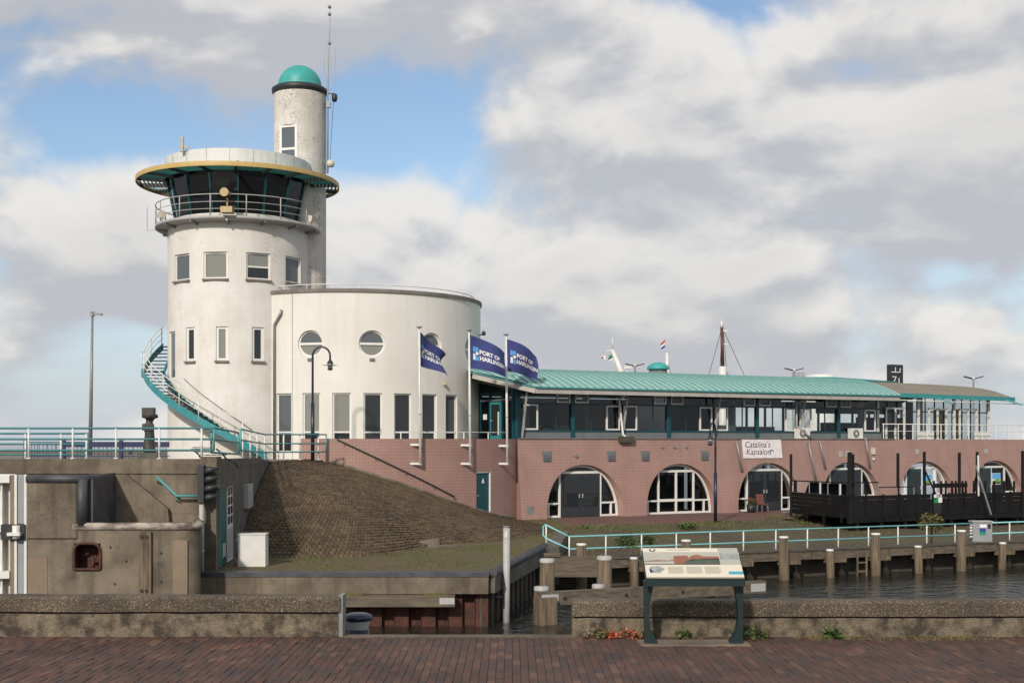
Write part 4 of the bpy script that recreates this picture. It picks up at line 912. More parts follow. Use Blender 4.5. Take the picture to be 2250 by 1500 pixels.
ch = AP(cents[2]-1.05, -1.0, ZQ); chn = thing('garden_chair', ch, 'dark red chair with thin metal legs before the arch under the banner', 'chair')
add('seat', MB().obox(ch+V((0, 0, .44)), AX, AI, AU, .25, .24, .03), 'chair_red', chn); add('backrest', MB().obox(ch+AI*.24+V((0, 0, .72)), AX, (AI+AU*-.2).normalized(), (AU+AI*.2).normalized(), .25, .02, .28), 'chair_red', chn)
for a_ in (-.22, .22):
    for b_ in (-.2, .22): add('leg', MB().cyl(ch+AX*a_+AI*b_, ch+AX*a_*.9+AI*b_*.9+V((0, 0, .43)), .014, n=6), 'grey_light', chn)
vp = AP(12.3, 5.2, 9.3); rv_ = thing('roof_vent', vp, 'teal mushroom vent cowl on the green copper ridge', 'vent'); add('cap', MB().lathe(vp+V((0, 0, .42)), [(.62, 0), (.66, .06), (.6, .2), (.42, .34), (.2, .41), (0, .43)], 24), 'dome_teal', rv_); add('neck', MB().lathe(vp, [(.5, 0), (.5, .45), (.58, .2), (.62, .16)], 20), 'grey_metal', rv_)
sp_ = AP(32.2, 6.2, 9.2); sg_ = thing('roof_sign', sp_, 'black sign box with white strokes standing on the brown roof', 'sign'); add('board', MB().obox(sp_+V((0, 0, .65)), AX, AI, AU, .58, .16, .78), 'dark_metal', sg_)
mb = MB()
for (x0, z0, x1, z1) in ((-.5, .93, .3, .93), (-.12, .93, -.12, 1.25), (.3, .93, .3, 1.2), (-.35, .15, -.05, .62), (-.4, .62, -.05, .62), (.2, .2, .2, .55)): mb.bar(sp_-AI*.17+AX*x0+AU*z0, sp_-AI*.17+AX*x1+AU*z1, .05, .02, up=AI)
add('strokes', mb, 'white_flat', sg_)

# ================================================================== FLAGS
def flag_pole(th, i, lab, v_top, Yp):
    b = CYL(CD, RB+.32, th, PZ(1018, Yp)); ztop = PZ(v_top, Yp)
    lean = V((-.04, 0, 0)); t_ = thing('flagpole', b, lab, 'flagpole', 'flagpoles on the curved pink wall')
    top = V((b.x-.06, b.y, ztop)); add('pole', MB().tube([b, b.lerp(top, .5), top], [.065, .06, .042], 10), 'white_paint', t_)
    add('cap', MB().lathe(top, [(0, -.02), (.13, -.02), (.14, .03), (0, .06)], 12), 'grey_metal', t_); add('joint', MB().cyl(b.lerp(top, .36), b.lerp(top, .37), .075, n=10), 'grey_light', t_)
    for zz in (0, .88):
        q = CYL(CD, RB-.02, th-R(1.2), b.z+zz); add('bracket', MB().bar(V((b.x+.05, b.y, b.z+zz)), q+V((-.25, 0, 0)), .12, .10), 'white_paint', t_)
    return b, top
def flag(top, lab, wind, L_, drop, amp, ph, fold):
    Hf = 1.58; wd = V((cos(wind), sin(wind), 0)); sd_ = V((-wd.y, wd.x, 0))
    def fm(x, y, off=0.):      # x along fly 0..L, y down 0..Hf
        t_ = x/L_; bend = amp*t_**.7*sin(ph+4.6*t_+y*.8)+fold*t_*t_*sin(2.2*y+ph)
        zdrop = drop*t_**1.25*(1-.55*y/Hf)
        p = V((top.x+.05, top.y, top.z-.22-y))+wd*(x*(1-.16*t_))+sd_*bend+V((0, 0, -zdrop)); return p+sd_*off
    f = thing('flag', (top.x, top.y, top.z-1.9), lab, 'flag', 'blue harbour flags')
    add('cloth', MB().grid(lambda a, b: fm(L_*a/36, Hf*b/20), 36, 20), 'flag_blue', f)
    for side in (-.02, .02):
        tm = lambda x0, y0: (lambda x, y: fm(min(L_, max(0, x0+x)), min(Hf, max(0, y0-y)), side))
        for k, tx_ in enumerate(('PORT OF', 'HARLINGEN')): add('lettering', text_mb(tx_, .30, tm(.50, .80+.31*k), bold=.012), 'white_flat', f)
        for (x0, y0, w_, h_, m_) in ((.16, .50, .13, .26, 'flag_light'), (.16, .84, .13, .30, 'white_flat'), (.31, .50, .14, .18, 'flag_light'), (.31, .94, .14, .22, 'flag_light'), (.31, .72, .14, .16, 'white_flat')):
            add('emblem', MB().grid(lambda a, b: fm(x0+w_*a/2, y0+h_*b/2, side), 2, 2), m_, f)
P1 = flag_pole(R(24.6), 0, 'white flagpole on the pink wall in front of the third porthole', 720, 59.5); P2 = flag_pole(R(40.7), 1, 'white flagpole on the pink wall at the edge of the rotunda, middle of three', 727, 61); P3 = flag_pole(R(56.6), 2, 'white flagpole on the pink wall before the entrance door and green roof', 736, 62.9)
flag(P1[1], 'blue harbour flag folded back on itself before the third porthole', R(58), 2.2, .95, .34, .4, .42)
flag(P2[1], 'blue harbour flag with PORT OF HARLINGEN readable, flying before the rotunda edge', R(28), 2.3, .80, .22, 1.6, .16)
flag(P3[1], 'blue harbour flag rippling against the sky above the entrance roof', R(32), 2.2, .78, .24, 3.2, .20)

# ================================================================== LOCK (left)
lock = thing('lock_wall', (-12, 38.5, 0), 'weathered concrete lock head wall with dark rounded copings and a rusty niche', 'wall')
YL, YF = 38.5, 36.0; ZL = PZ(1008, 38.5); xc = -8.94
wx = lambda Y: xc-.093*(Y-YL)
add('upper_wall', MB().hull_prism([(-70, YL, -.5), (xc, YL, -.5), (xc, YL, ZL), (-70, YL, ZL)], (0, .45, 0)), 'concrete', lock, fix=True)
add('string_course', MB().box((-70, YL-.05, PZ(1040, 38.5)), (xc-.02, YL+.01, ZL-.003)), 'concrete', lock)
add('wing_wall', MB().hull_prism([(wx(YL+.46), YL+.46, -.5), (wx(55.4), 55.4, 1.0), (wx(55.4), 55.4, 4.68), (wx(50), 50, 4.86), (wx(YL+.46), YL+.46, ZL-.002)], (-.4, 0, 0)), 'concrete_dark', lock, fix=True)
add('corner_block', MB().box((PX(440, 38.4), YL-.07, PZ(1040, 38.4)), (xc+.03, YL+.6, PZ(1003, 38.4))), 'concrete', lock)
for z_ in (PZ(1085, 38.5), PZ(1128, 38.5)): add('pour_joint', MB().box((-30, YL-.006, z_), (xc-.02, YL+.01, z_+.018)), 'concrete_dark', lock)
def rounded(x0, x1, y0, y1, r_):     # right front corner rounded
    return [(x0, y0)]+[(x1-r_+r_*sin(a), y0+r_-r_*cos(a)) for a in [pi/2*k/8 for k in range(9)]]+[(x1, y1), (x0, y1)]
xb0, xb1 = PX(60, YF), PX(432, YF); zb = PZ(1158, YF)
# lower block with the niche cut into its face
nx0, nx1, nz0, nz1 = PX(163, YF), PX(221, YF), PZ(1250, YF), PZ(1193, YF)
lb = MB(); xs = [xb0, nx0, nx1, xb1-.45]; zs_ = [-.5, nz0, nz1, zb]
lb.grid(lambda a, b: (xs[a], YF, zs_[b]), 3, 3, None, False, lambda a, b: a == 1 and b == 1)
rp_ = rounded(xb0, xb1, YF, YL+.1, .45); rp_[-2] = (-9.5, YL+.1)
for a, b in zip(rp_[1:-2], rp_[2:-1]): lb.face([(a[0], a[1], -.5), (b[0], b[1], -.5), (b[0], b[1], zb), (a[0], a[1], zb)], None, True)
lb.face([(p[0], p[1], zb) for p in rp_]); lb.face([(xb1, YF+.45, -.5), (-9.5, YL+.1, -.5), (-9.5, YL+.1, zb), (xb1, YF+.45, zb)])
add('lower_block', lb, 'concrete', lock)
ni = MB()
for q in (((nx0, nz0), (nx1, nz0)), ((nx1, nz0), (nx1, nz1)), ((nx1, nz1), (nx0, nz1)), ((nx0, nz1), (nx0, nz0))): ni.face([(q[0][0], YF, q[0][1]), (q[1][0], YF, q[1][1]), (q[1][0], YF+.5, q[1][1]), (q[0][0], YF+.5, q[0][1])])
ni.face([(nx0, YF+.5, nz0), (nx1, YF+.5, nz0), (nx1, YF+.5, nz1), (nx0, YF+.5, nz1)])
nic = add('niche', ni, 'rust', lock)
cx_, cz_ = (nx0+nx1)/2, (nz0+nz1)/2; rw, rh = (nx1-nx0)/2, (nz1-nz0)/2
ring = []
for sx, sz_, a0 in ((1, -1, -90), (1, 1, 0), (-1, 1, 90), (-1, -1, 180)):
    rc_ = .22 if sz_ > 0 else .05
    for k in range(5): a = R(a0+k*22.5); ring.append((cx_+sx*(rw-rc_)+rc_*cos(a), YF-.02, cz_+sz_*(rh-rc_)+rc_*sin(a)))
add('niche_rim', MB().tube(ring, .045, 6, closed=True), 'rust', nic); add('hook', MB().cyl((cx_+.1, YF+.2, nz0), (cx_+.1, YF+.2, nz0+.32), .05, n=8).bar((cx_-.05, YF+.2, nz0+.28), (cx_+.2, YF+.2, nz0+.34), .05, .05), 'rust', nic)
add('block_coping', MB().tube([(PX(160, YF), YF+.03, zb+.02), (PX(290, YF), YF+.03, zb+.02), (xb1-.5, YF+.03, zb+.02)]+[(xb1-.45+.42*sin(a), YF+.45-.42*cos(a), zb+.02) for a in [pi/2*k/6 for k in range(1, 7)]]+[(-9.5, YL, zb+.02)], .115, 10), 'old_pipe', lock)
add('fender_post', MB().box((PX(306, YF), YF-.09, -.3), (PX(334, YF), YF+.05, zb-.12)), 'timber', lock)
mb = MB()
for v_ in (1178, 1296):
    for u_ in (313, 324): mb.cyl((PX(u_, YF), YF-.13, PZ(v_, YF)), (PX(u_, YF), YF-.08, PZ(v_, YF)), .045, n=8)
add('bolt', mb, 'dark_metal', lock)
for u_, v_ in ((240, 1200), (275, 1230), (250, 1280), (352, 1212), (352, 1275), (115, 1085), (140, 1118), (90, 1130)): add('tie_hole', MB().cyl((PX(u_, YF-.06), YF-.075, PZ(v_, YF)), (PX(u_, YF-.06), YF+.05, PZ(v_, YF)), .028, n=8), 'concrete_dark', lock)
add('repair_patch', MB().box((PX(380, YF), YF-.012, -.3), (PX(412, YF), YF+.05, PZ(1186, YF))), 'concrete_tan', lock); add('repair_patch', MB().box((xb0+.01, YF-.015, -.3), (PX(104, YF), YF+.05, PZ(1225, YF))), 'concrete_tan', lock)
pz1 = PZ(1052, YF); px1 = PX(187, YF)
add('pillar', MB().prism([(xb0, YF-.06), (px1-.25, YF-.06), (px1, YF+.2), (px1, YL), (xb0, YL)], zb-.3, pz1), 'concrete', lock)
add('pillar_coping', MB().tube([(xb0, YF-.02, pz1), (px1-.2, YF-.02, pz1), (px1+.0, YF+.2, pz1), (px1+.05, YL, pz1)], .12, 12), 'tar', lock); add('pillar_guard', MB().tube([(px1-.1, YF+.05, pz1), (px1-.1, YF+.05, zb+.05)], .15, 14).box((px1-.05, YF+.2, zb), (px1+.16, YL, pz1)), 'tar', lock)
yp = YL-.22
add('stair_parapet', MB().hull_prism([P(196, 1152, yp), P(372, 1152, yp), P(368, 1117, yp), P(276, 1042, yp), P(196, 1042, yp)], (0, .2, 0)), 'concrete', lock, fix=True)
mb = MB().tube([P(344, 1047, YL-.25), P(388, 1089, YL-.25), P(440, 1089, YL-.25)], .045, 8)
for u_, v_ in ((346, 1050), (388, 1091)): mb.cyl(P(u_, v_+4, YL-.25), P(u_, v_+9, YL), .02, n=6)
add('wall_handrail', mb, 'teal_rail', lock)
def on_wing(u, v):
    k = (u-1125)/F; Y = (xc+.093*YL)/(k+.093); return V((wx(Y), Y, PZ(v, Y)))
wn_ = V((1, .093, 0)).normalized(); wt = V((-.093, 1, 0)).normalized()
def wing_panel(u0, u1, z0, z1, th, m_, nm, par):
    a, b = on_wing(u0, 1000), on_wing(u1, 1000); return add(nm, MB().obox(V(((a.x+b.x)/2, (a.y+b.y)/2, (z0+z1)/2))+wn_*th/2, wt, wn_, AU, (b.y-a.y)/2, th/2, (z1-z0)/2), m_, par)
dw = wing_panel(478, 494.5, ZQ+.05, 4.15, .05, 'lock_teal', 'lock_door', lock); wing_panel(486, 492, ZQ+.3, ZQ+.72, .06, 'white_paint', 'door_grille', dw)
fw_ = wing_panel(495.2, 508, ZQ+.05, 4.15, .06, 'white_paint', 'louvre_panel', lock)
for k in range(18): wing_panel(496.4, 507, ZQ+.15+k*.055, ZQ+.185+k*.055, .075, 'grey_light', 'slat', fw_)
for k in range(4):
    for u0, u1 in ((496.6, 501), (502.4, 506.8)): wing_panel(u0, u1, ZQ+1.25+k*.31, ZQ+1.5+k*.31, .065, 'glass_dark', 'pane', fw_)
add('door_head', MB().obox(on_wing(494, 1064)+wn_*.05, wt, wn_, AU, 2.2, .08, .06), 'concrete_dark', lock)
wing_panel(536, 548, 3.1, 3.95, .14, 'grey_light', 'wall_lamp', lock)
# lock gate
gt = thing('lock_gate', (PX(20, 36), 36.2, 0), 'white steel lock gate with grey sealing strips at the concrete pillar', 'gate')
xg = PX(58, YF)
add('seal_strip', MB().box((PX(36, YF), YF+.02, -.3), (PX(57, YF), YF+.16, PZ(1155, YF))).box((PX(36, YF), YF+.02, PZ(1150, YF)), (PX(57, YF), YF+.16, PZ(1042, YF))), 'seal_grey', gt)
for u_ in (35, 56.5): add('clamp_bar', MB().box((PX(u_, YF)-.035, YF-.03, -.3), (PX(u_, YF)+.035, YF+.05, PZ(1042, YF))), 'white_paint', gt)
add('timber_seal', MB().box((PX(22, YF), YF+.0, -.3), (PX(32, YF), YF+.3, PZ(1043, YF))), 'concrete_tan', gt)
add('skin_plate', MB().box((-16.5, YF+.35, -.3), (PX(23, YF), YF+.45, PZ(1042, YF))), 'white_paint', gt)
for v_ in (1052, 1160, 1262): add('girder', MB().box((-16.5, YF-.05, PZ(v_+8, YF)), (PX(22, YF), YF+.36, PZ(v_-8, YF))), 'white_paint', gt)
add('stiffener', MB().box((PX(-2, YF), YF+.1, -.3), (PX(2, YF), YF+.36, PZ(1050, YF))), 'white_paint', gt)
add('pivot_box', MB().box((PX(5, YF), YF-.1, PZ(1185, YF)), (PX(57, YF), YF+.1, PZ(1151, YF))), 'dark_metal', gt); add('pivot_pin', MB().cyl((PX(40, YF), YF-.14, PZ(1182, YF)), (PX(40, YF), YF-.14, PZ(1153, YF)), .11, n=12).box((PX(24, YF), YF-.3, PZ(1175, YF)), (PX(52, YF), YF-.12, PZ(1168, YF))), 'white_paint', gt)
# traffic light
tl0 = V((PX(443, 38.15), 38.15, ZQ)); tl = thing('traffic_light', tl0, 'four-lamp black shipping signal on a pale pole by the lock door', 'traffic light')
zl_ = PZ(1105, 38.15); add('pole', MB().cyl(tl0, (tl0.x, tl0.y, zl_+.1), .075, n=12).cyl((tl0.x, tl0.y, 2.2), (tl0.x, tl0.y, 2.26), .09, n=12).cyl((tl0.x, tl0.y, 3.1), (tl0.x, tl0.y, 3.2), .09, n=12), 'grey_light', tl)
hz0, hz1 = PZ(1103, 38.15), PZ(1022, 38.15); add('housing', MB().box((tl0.x-.08, tl0.y-.17, hz0), (tl0.x+.1, tl0.y+.17, hz1)), 'dark_metal', tl)
for k in range(4):
    z_ = hz1-.16-k*.27; vz = add('visor', MB().tube([(tl0.x+.08, tl0.y, z_-.01), (tl0.x+.3, tl0.y, z_+.03), (tl0.x+.5, tl0.y, z_+.075)], [.135, .10, .03], 12), 'dark_metal', tl)
    add('lens', MB().tube([(tl0.x+.09, tl0.y, z_), (tl0.x+.13, tl0.y, z_)], .11, 12), 'glass_dark', tl)
cb0 = P(555, 1244, 40.0); cb0 = V((PX(555, 40.0), 40.0, ZQ)); cab = thing('utility_cabinet', cb0, 'plain white utility cabinet at the foot of the block-paved slope', 'cabinet')
cz1 = PZ(1171, 40); cw = PX(585, 40)-PX(555, 40); add('body', MB().box((cb0.x-cw, 39.85, ZQ), (cb0.x+cw, 40.35, cz1-.04)), 'white_paint', cab); add('top', MB().box((cb0.x-cw-.02, 39.83, cz1-.04), (cb0.x+cw+.02, 40.37, cz1)), 'white_paint', cab); add('hinge', MB().box((cb0.x-cw-.05, 39.9, cz1-.25), (cb0.x-cw, 39.95, cz1-.12)), 'white_paint', cab)
# sheet piling with concrete capping beam
sh = thing('sheet_pile_wall', (-5, 38, 0), 'rusty steel sheet piling below a concrete capping beam at the platform', 'wall')
add('capping_front', MB().box((-9.55, 37.72, ZQ-.60), (-.70, 38.25, ZQ-.10)), 'concrete', sh); add('coping_front', MB().box((-9.55, 37.70, ZQ-.098), (-.68, 38.35, ZQ+.03)), 'tar', sh)
sdv = V((1.82, 9.7, 0)).normalized(); sn = V((sdv.y, -sdv.x, 0)); c0 = V((-.72, 37.95, 0)); ls = 9.9
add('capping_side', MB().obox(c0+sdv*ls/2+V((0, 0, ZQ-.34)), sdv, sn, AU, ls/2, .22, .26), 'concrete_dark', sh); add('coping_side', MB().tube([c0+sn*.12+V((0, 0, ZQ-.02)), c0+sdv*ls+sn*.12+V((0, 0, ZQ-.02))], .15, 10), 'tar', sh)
for k in range(22):
    x = -9.5+k*.4; yy = 38.0 if k % 2 else 38.22; add('sheet_pile', MB().box((x, yy, -.6), (x+.39, yy+.06, ZQ-.55)).bar((x, 38.0, .2), (x, 38.25, .2), .03, 1.6), 'rust', sh)
for k in range(24):
    c_ = c0+sdv*(k*.42+.2)+sn*(.0 if k % 2 else -.2); add('sheet_pile', MB().obox(c_+V((0, 0, .2)), sdv, sn, AU, .2, .03, .85), 'timber_dark', sh)
fb = PX(1000, 37.6); add('fender_beam', MB().box((-8.0, 37.42, PZ(1332, 37.5)), (fb, 37.72, PZ(1307, 37.5))), 'timber_beam', sh); add('end_plate', MB().box((fb-.45, 37.405, PZ(1326, 37.5)), (fb-.01, 37.43, PZ(1312, 37.5))), 'grey_light', sh)
mo = MB()
for _ in range(500):
    p = V((random.uniform(-5, fb), random.uniform(37.45, 37.7), PZ(1307, 37.5))); 
    if sin(p.x*2.3)+sin(p.x*5.1+1) < .3: continue
    mo.face([p, p+V((.03, 0, .0)), p+V((random.uniform(-.03, .05), random.uniform(-.03, .03), random.uniform(.03, .09)))])
add('moss', mo, 'leaf_dry', sh, kind='stuff')
mp_ = V((PX(1113, 38.9), 38.9, -1)); mpo = thing('mooring_pile', mp_, 'tall pale steel tube pile standing in the water at the platform corner', 'pile'); add('tube', MB().cyl(mp_, (mp_.x, mp_.y, PZ(1158, 38.9)), .105, n=16), 'grey_light', mpo); add('cap', MB().cyl((mp_.x, mp_.y, PZ(1158, 38.9)), (mp_.x, mp_.y, PZ(1155, 38.9)), .115, n=16), 'grey_metal', mpo); add('tag', MB().box((mp_.x-.05, mp_.y-.12, PZ(1180, 38.9)), (mp_.x+.02, mp_.y-.09, PZ(1168, 38.9))), 'white_paint', mpo); add('stay_arm', MB().cyl((mp_.x, mp_.y, PZ(1311, 38.9)), (mp_.x-.9, mp_.y+.3, PZ(1311, 38.9)), .025, n=6), 'grey_metal', mpo)
sl = V((PX(950, 47.5), 47.5, ZQ)); add('concrete_slab', MB().obox(sl+V((-.2, .3, .12)), (.97, .2, .1), (-.2, .97, 0), (-.1, 0, 1), .42, .25, .10).obox(sl+V((.4, -.4, .045)), (1, .05, 0), (-.05, 1, 0), (0, 0, 1), .55, .22, .04), 'concrete', label='broken concrete slabs lying on the grass at the slope foot', cat='rubble', loc=sl)

# railing on top of the lock and down to the rotunda
def railing(name, lab, cat, pts, hs, posts, m_rail, m_post, rr=.032, pr=.035, ends=True, grp=None, loc=None):
    t_ = thing(name, loc or pts[0], lab, cat, grp)
    for h in hs: add('rail', MB().tube([V(p)+V((0, 0, h)) for p in pts], rr, 8), m_rail, t_)
    if ends:
        for p in (pts[0], pts[-1]): add('end_bend', MB().tube([V(p)+V((0, 0, hs[-1])), V(p)+V((0, 0, hs[0]))], rr, 8), m_rail, t_)
    for p in posts: p = V(p); add('post', MB().cyl(p, p+V((0, 0, hs[0])), pr, n=8).cyl(p, p+V((0, 0, .03)), pr*2.2, n=8), m_post, t_)
    return t_
yr = 38.72
railing('lock_railing', 'long teal railing with white posts along the top of the lock wall', 'railing', [(-40, yr, ZL), (PX(470, yr), yr, ZL)], (.93, .60, .26), [(PX(u_, yr), yr, ZL) for u_ in (-320, -220, -130, -33, 63, 160, 255, 350, 443)], 'teal_rail', 'white_paint')
y2 = 42.5; railing('rear_railing', 'second teal railing with white posts set back behind the lock wall top', 'railing', [(-40, y2, ZT), (PX(193, y2), y2, ZT)], (1.12, .77, .42), [(PX(u_, y2), y2, ZT) for u_ in (-60, 56, 134, 190)], 'teal_rail', 'white_paint')
def wt_(Y): return V((wx(Y)-.2, Y, 4.98-.0175*(Y-YL)))
ga = [wt_(38.9), wt_(45.7)]; railing('railing_panel', 'rounded teal railing panel beside the bench on the wing wall', 'railing', ga, (.97, .62, .2), [], 'teal_rail', 'white_paint', rr=.035)
gb = [wt_(46.4), wt_(50), wt_(55), V((-9.5, 56.4, 4.7)), V((PX(717, 57.0), 57.0, 4.7))]; railing('crest_railing', 'teal and white railing bending from wing wall to the lamp on the crest', 'railing', gb, (1.12, .72, .35), [wt_(47), wt_(49.5), wt_(52), wt_(55), V((-10.0, 55.8, 4.7)), V((-9.4, 56.5, 4.7)), V((PX(700, 57), 56.95, 4.7))], 'teal_rail', 'white_paint')

# ================================================================== LOW WALLS, INFO PANEL, BOLLARD
def low_wall(x0, x1, lab, h=.395):
    t_ = thing('low_wall', ((x0+x1)/2, YW+.2, PZ0), lab, 'wall')
    def prof(m_, y0, y1, z0, z1, b=.02):
        n_ = max(2, int((x1-x0)/.25)); rnd = random.Random(3)
        pr = [(y0, z0), (y0, z1-b), (y0+b, z1), (y1-b, z1), (y1, z1-b), (y1, z0)]
        m_.grid(lambda a, b_: (x0+(x1-x0)*a/n_, pr[b_][0]+rnd.uniform(-.004, .004), pr[b_][1]+rnd.uniform(-.004, .004)), n_, 5, None, False)
        for x_ in (x0, x1): m_.face([(x_, p[0], p[1]) for p in (pr if x_ == x0 else pr[::-1])])
    a = MB(); prof(a, YW+.03, YW+.22, PZ0-.05, PZ0+h-.17, .004); add('body', a, 'wall_body', t_, fix=True)
    a = MB(); prof(a, YW, YW+.24, PZ0+h-.15, PZ0+h, .025); add('cap', a, 'aggregate', t_, fix=True)
    add('joint', MB().box((x0+.02, YW+.05, PZ0+h-.19), (x1-.02, YW+.2, PZ0+h-.13)), 'joint', t_)
low_wall(-9.5, PX(748, YW), 'low exposed-aggregate concrete quay wall on the lock side of the gap'); low_wall(PX(1258, YW), 9.5, 'low exposed-aggregate concrete quay wall behind the information panel', .352)
add('end_post', MB().box((PX(744, YW), YW+.02, PZ0-.02), (PX(749, YW)+.015, YW+.27, PZ0+.40)), 'grey_metal', bpy.data.objects['low_wall'])
bc = V((PX(787, 13.1), 13.1, 2.6)); bl_ = thing('bollard_light', bc, 'navy bollard light with clear lens standing below the quay edge', 'bollard')
add('shaft', MB().cyl(bc, (bc.x, bc.y, PZ(1381, 13.1)), .115, n=20), 'navy', bl_); add('lens', MB().lathe((bc.x, bc.y, 0), [(.105, PZ(1383, 13.1)), (.125, PZ(1361, 13.1))], 20), 'plastic_clear', bl_); add('cap', MB().lathe((bc.x, bc.y, 0), [(.13, PZ(1362, 13.1)), (.145, PZ(1360, 13.1)), (.145, PZ(1351, 13.1)), (.1, PZ(1346.5, 13.1)), (0, PZ(1345, 13.1))], 24), 'navy', bl_)
add('quay_ledge', MB().box((-1.75, 12.75, -.5), (.7, 13.5, 2.6)), 'concrete_dark', pav)
# info panel
yi = 11.98; xi0, xi1 = PX(1416, yi), PX(1630, yi); ip = thing('information_panel', ((xi0+xi1)/2, yi, PZ0), 'sloping information panel with old harbour picture on two dark green legs', 'sign')
zf, zb_ = PZ(1266, 11.85), PZ(1204, 12.2); yf_, yb_ = 11.82, 12.22
up_ = V((0, yb_-yf_, zb_-zf)); ul = up_.length; up_.normalize(); pn = V((1, 0, 0)).cross(up_)
xl, xr = xi0+.005, xi1-.005
def ipt(x, t_, o_=0.): # x 0..1, t 0..1 up the board
    return V((xl+(xr-xl)*x, yf_, zf))+up_*(t_*ul)+pn*o_
def patch(x0, x1, t0, t1, o_, m_, nm, th=.002): return add(nm, MB().hull_prism([ipt(x0, t0, o_), ipt(x1, t0, o_), ipt(x1, t1, o_), ipt(x0, t1, o_)], pn*-th), m_, board, fix=True)
board = add('board', MB().hull_prism([ipt(0, 0), ipt(1, 0), ipt(1, 1), ipt(0, 1)], pn*-.03), 'print_cream', ip, fix=True)
patch(.0, .785, .42, .86, .002, 'print_sky', 'picture'); patch(.79, 1, .42, 1.0, .002, 'print_sky', 'picture'); patch(.80, .99, .60, .80, .004, 'print_grey', 'picture')
def shape(pts, m_): add('picture', MB().hull_prism([ipt(x, t_, .005) for x, t_ in pts], pn*-.002), m_, board, fix=True)
shape([(.31, .43), (.31, .70), (.45, .73), (.47, .66), (.44, .55), (.40, .43)], 'print_red'); shape([(.44, .56), (.50, .72), (.56, .76), (.62, .70), (.785, .69), (.785, .58), (.5, .55)], 'print_red'); shape([(.40, .43), (.43, .53), (.50, .60), (.785, .62), (.785, .43)], 'print_green'); shape([(.0, .53), (.12, .57), (.25, .55), (.31, .58), (.31, .54), (.0, .52)], 'print_red')
patch(0, .785, .415, .43, .006, 'ink', 'picture'); 
shape([(.04, .14), (.05, .34), (.14, .36), (.2, .28), (.14, .14)], 'print_grey'); shape([(.04, .14), (.04, .3), (.08, .16)], 'blue_flat')
for c_ in (.23, .42, .61):
    for k in range(8): patch(c_, c_+.15+.012*((k*7) % 3), .12+k*.03, .132+k*.03, .003, 'print_text', 'text_line', .001)
patch(.85, 1.0, .09, .18, .003, 'print_cyan', 'banner')
add('emblem', MB().hull_prism([ipt(.10+.035*cos(a), .925+.05*sin(a), .004) for a in [2*pi*k/8 for k in range(8)]], pn*-.002), 'ink', board, fix=True); add('emblem', MB().hull_prism([ipt(.085, .90, .007), ipt(.115, .90, .007), ipt(.115, .95, .007), ipt(.085, .95, .007)], pn*-.002), 'white_flat', board, fix=True)
for k in range(11): patch(.26+k*.022, .275+k*.022, .915, .955, .003, 'print_text', 'title_mark', .001)
M('panel_green', (.008, .022, .022), None, rough=.4)
add('frame', MB().hull_prism([ipt(-.008, -.05, -.031), ipt(1.008, -.05, -.031), ipt(1.008, 1.02, -.031), ipt(-.008, 1.02, -.031)], pn*-.03).box((xl-.005, yf_-.02, zf-.085), (xr+.005, yf_+.03, zf-.012)), 'panel_green', ip, fix=True)
for sgn, x_ in ((1, xi0), (-1, xi1)):
    pr_ = [(.0, 0), (.115, 0), (.12, .03), (.06, .12), (.042, .25), (.05, .40), (.085, (zf-PZ0)-.05), (-.008, (zf-PZ0)-.05), (-.004, .3)]
    add('leg', MB().hull_prism([(x_+sgn*a+.0, yi-.05, PZ0+b) for a, b in pr_], (0, .10, 0)), 'panel_green', ip, fix=True)
add('panel_footing', MB().box((xi0-.05, yi-.12, PZ0-.05), (xi1+.06, yi+.2, PZ0+.012)), 'concrete', ip)
# weeds along the wall foot
def weed(u_, h, n_, m_, lab, Y=12.32, z=PZ0, cat='weed', sz_=.05, grp='weeds at the foot of the low wall', rx=.1):
    c = V((PX(u_, Y), Y, z)); add('weed', leaves(c+V((0, 0, h*.45)), rx, h*.55, n_, sz_), m_, label=lab, cat=cat, group=grp, loc=c)
weed(1312, .10, 90, 'leaf_dry', 'dry brownish weeds at the gap end of the low wall', rx=.13)
weed(1345, .07, 60, 'leaf_red', 'orange-red leaves at the low wall foot, outer clump'); weed(1388, .09, 45, 'leaf_red', 'orange-red leaves at the low wall foot, clump beside the panel leg', rx=.08)
weed(1503, .09, 90, 'leaf', 'green weed at the wall foot between the panel legs', sz_=.045, rx=.08); weed(1420, .09, 70, 'leaf_dry', 'dull weed behind the panel leg with the emblem side', rx=.1); weed(1650, .11, 170, 'leaf', 'green weeds spreading beside the panel leg away from the gap', rx=.22); weed(1832, .06, 170, 'leaf', 'small green weed at the wall foot well beyond the panel', rx=.045, sz_=.09)
gs = MB()
for _ in range(2600):
    x = random.uniform(1.6, 8.5); yy = YW-random.random()**2*.22; 
    if random.random() > .35+.5*(sin(x*2.1)+sin(x*4.7)) : continue
    h = random.uniform(.008, .03); gs.face([(x, yy, PZ0), (x+.012, yy, PZ0), (x+random.uniform(-.02, .02), yy+random.uniform(-.02, .02), PZ0+h)])
add('moss_strip', gs, 'leaf_dry', label='moss and short grass along the foot of the low wall', cat='moss', kind='stuff')
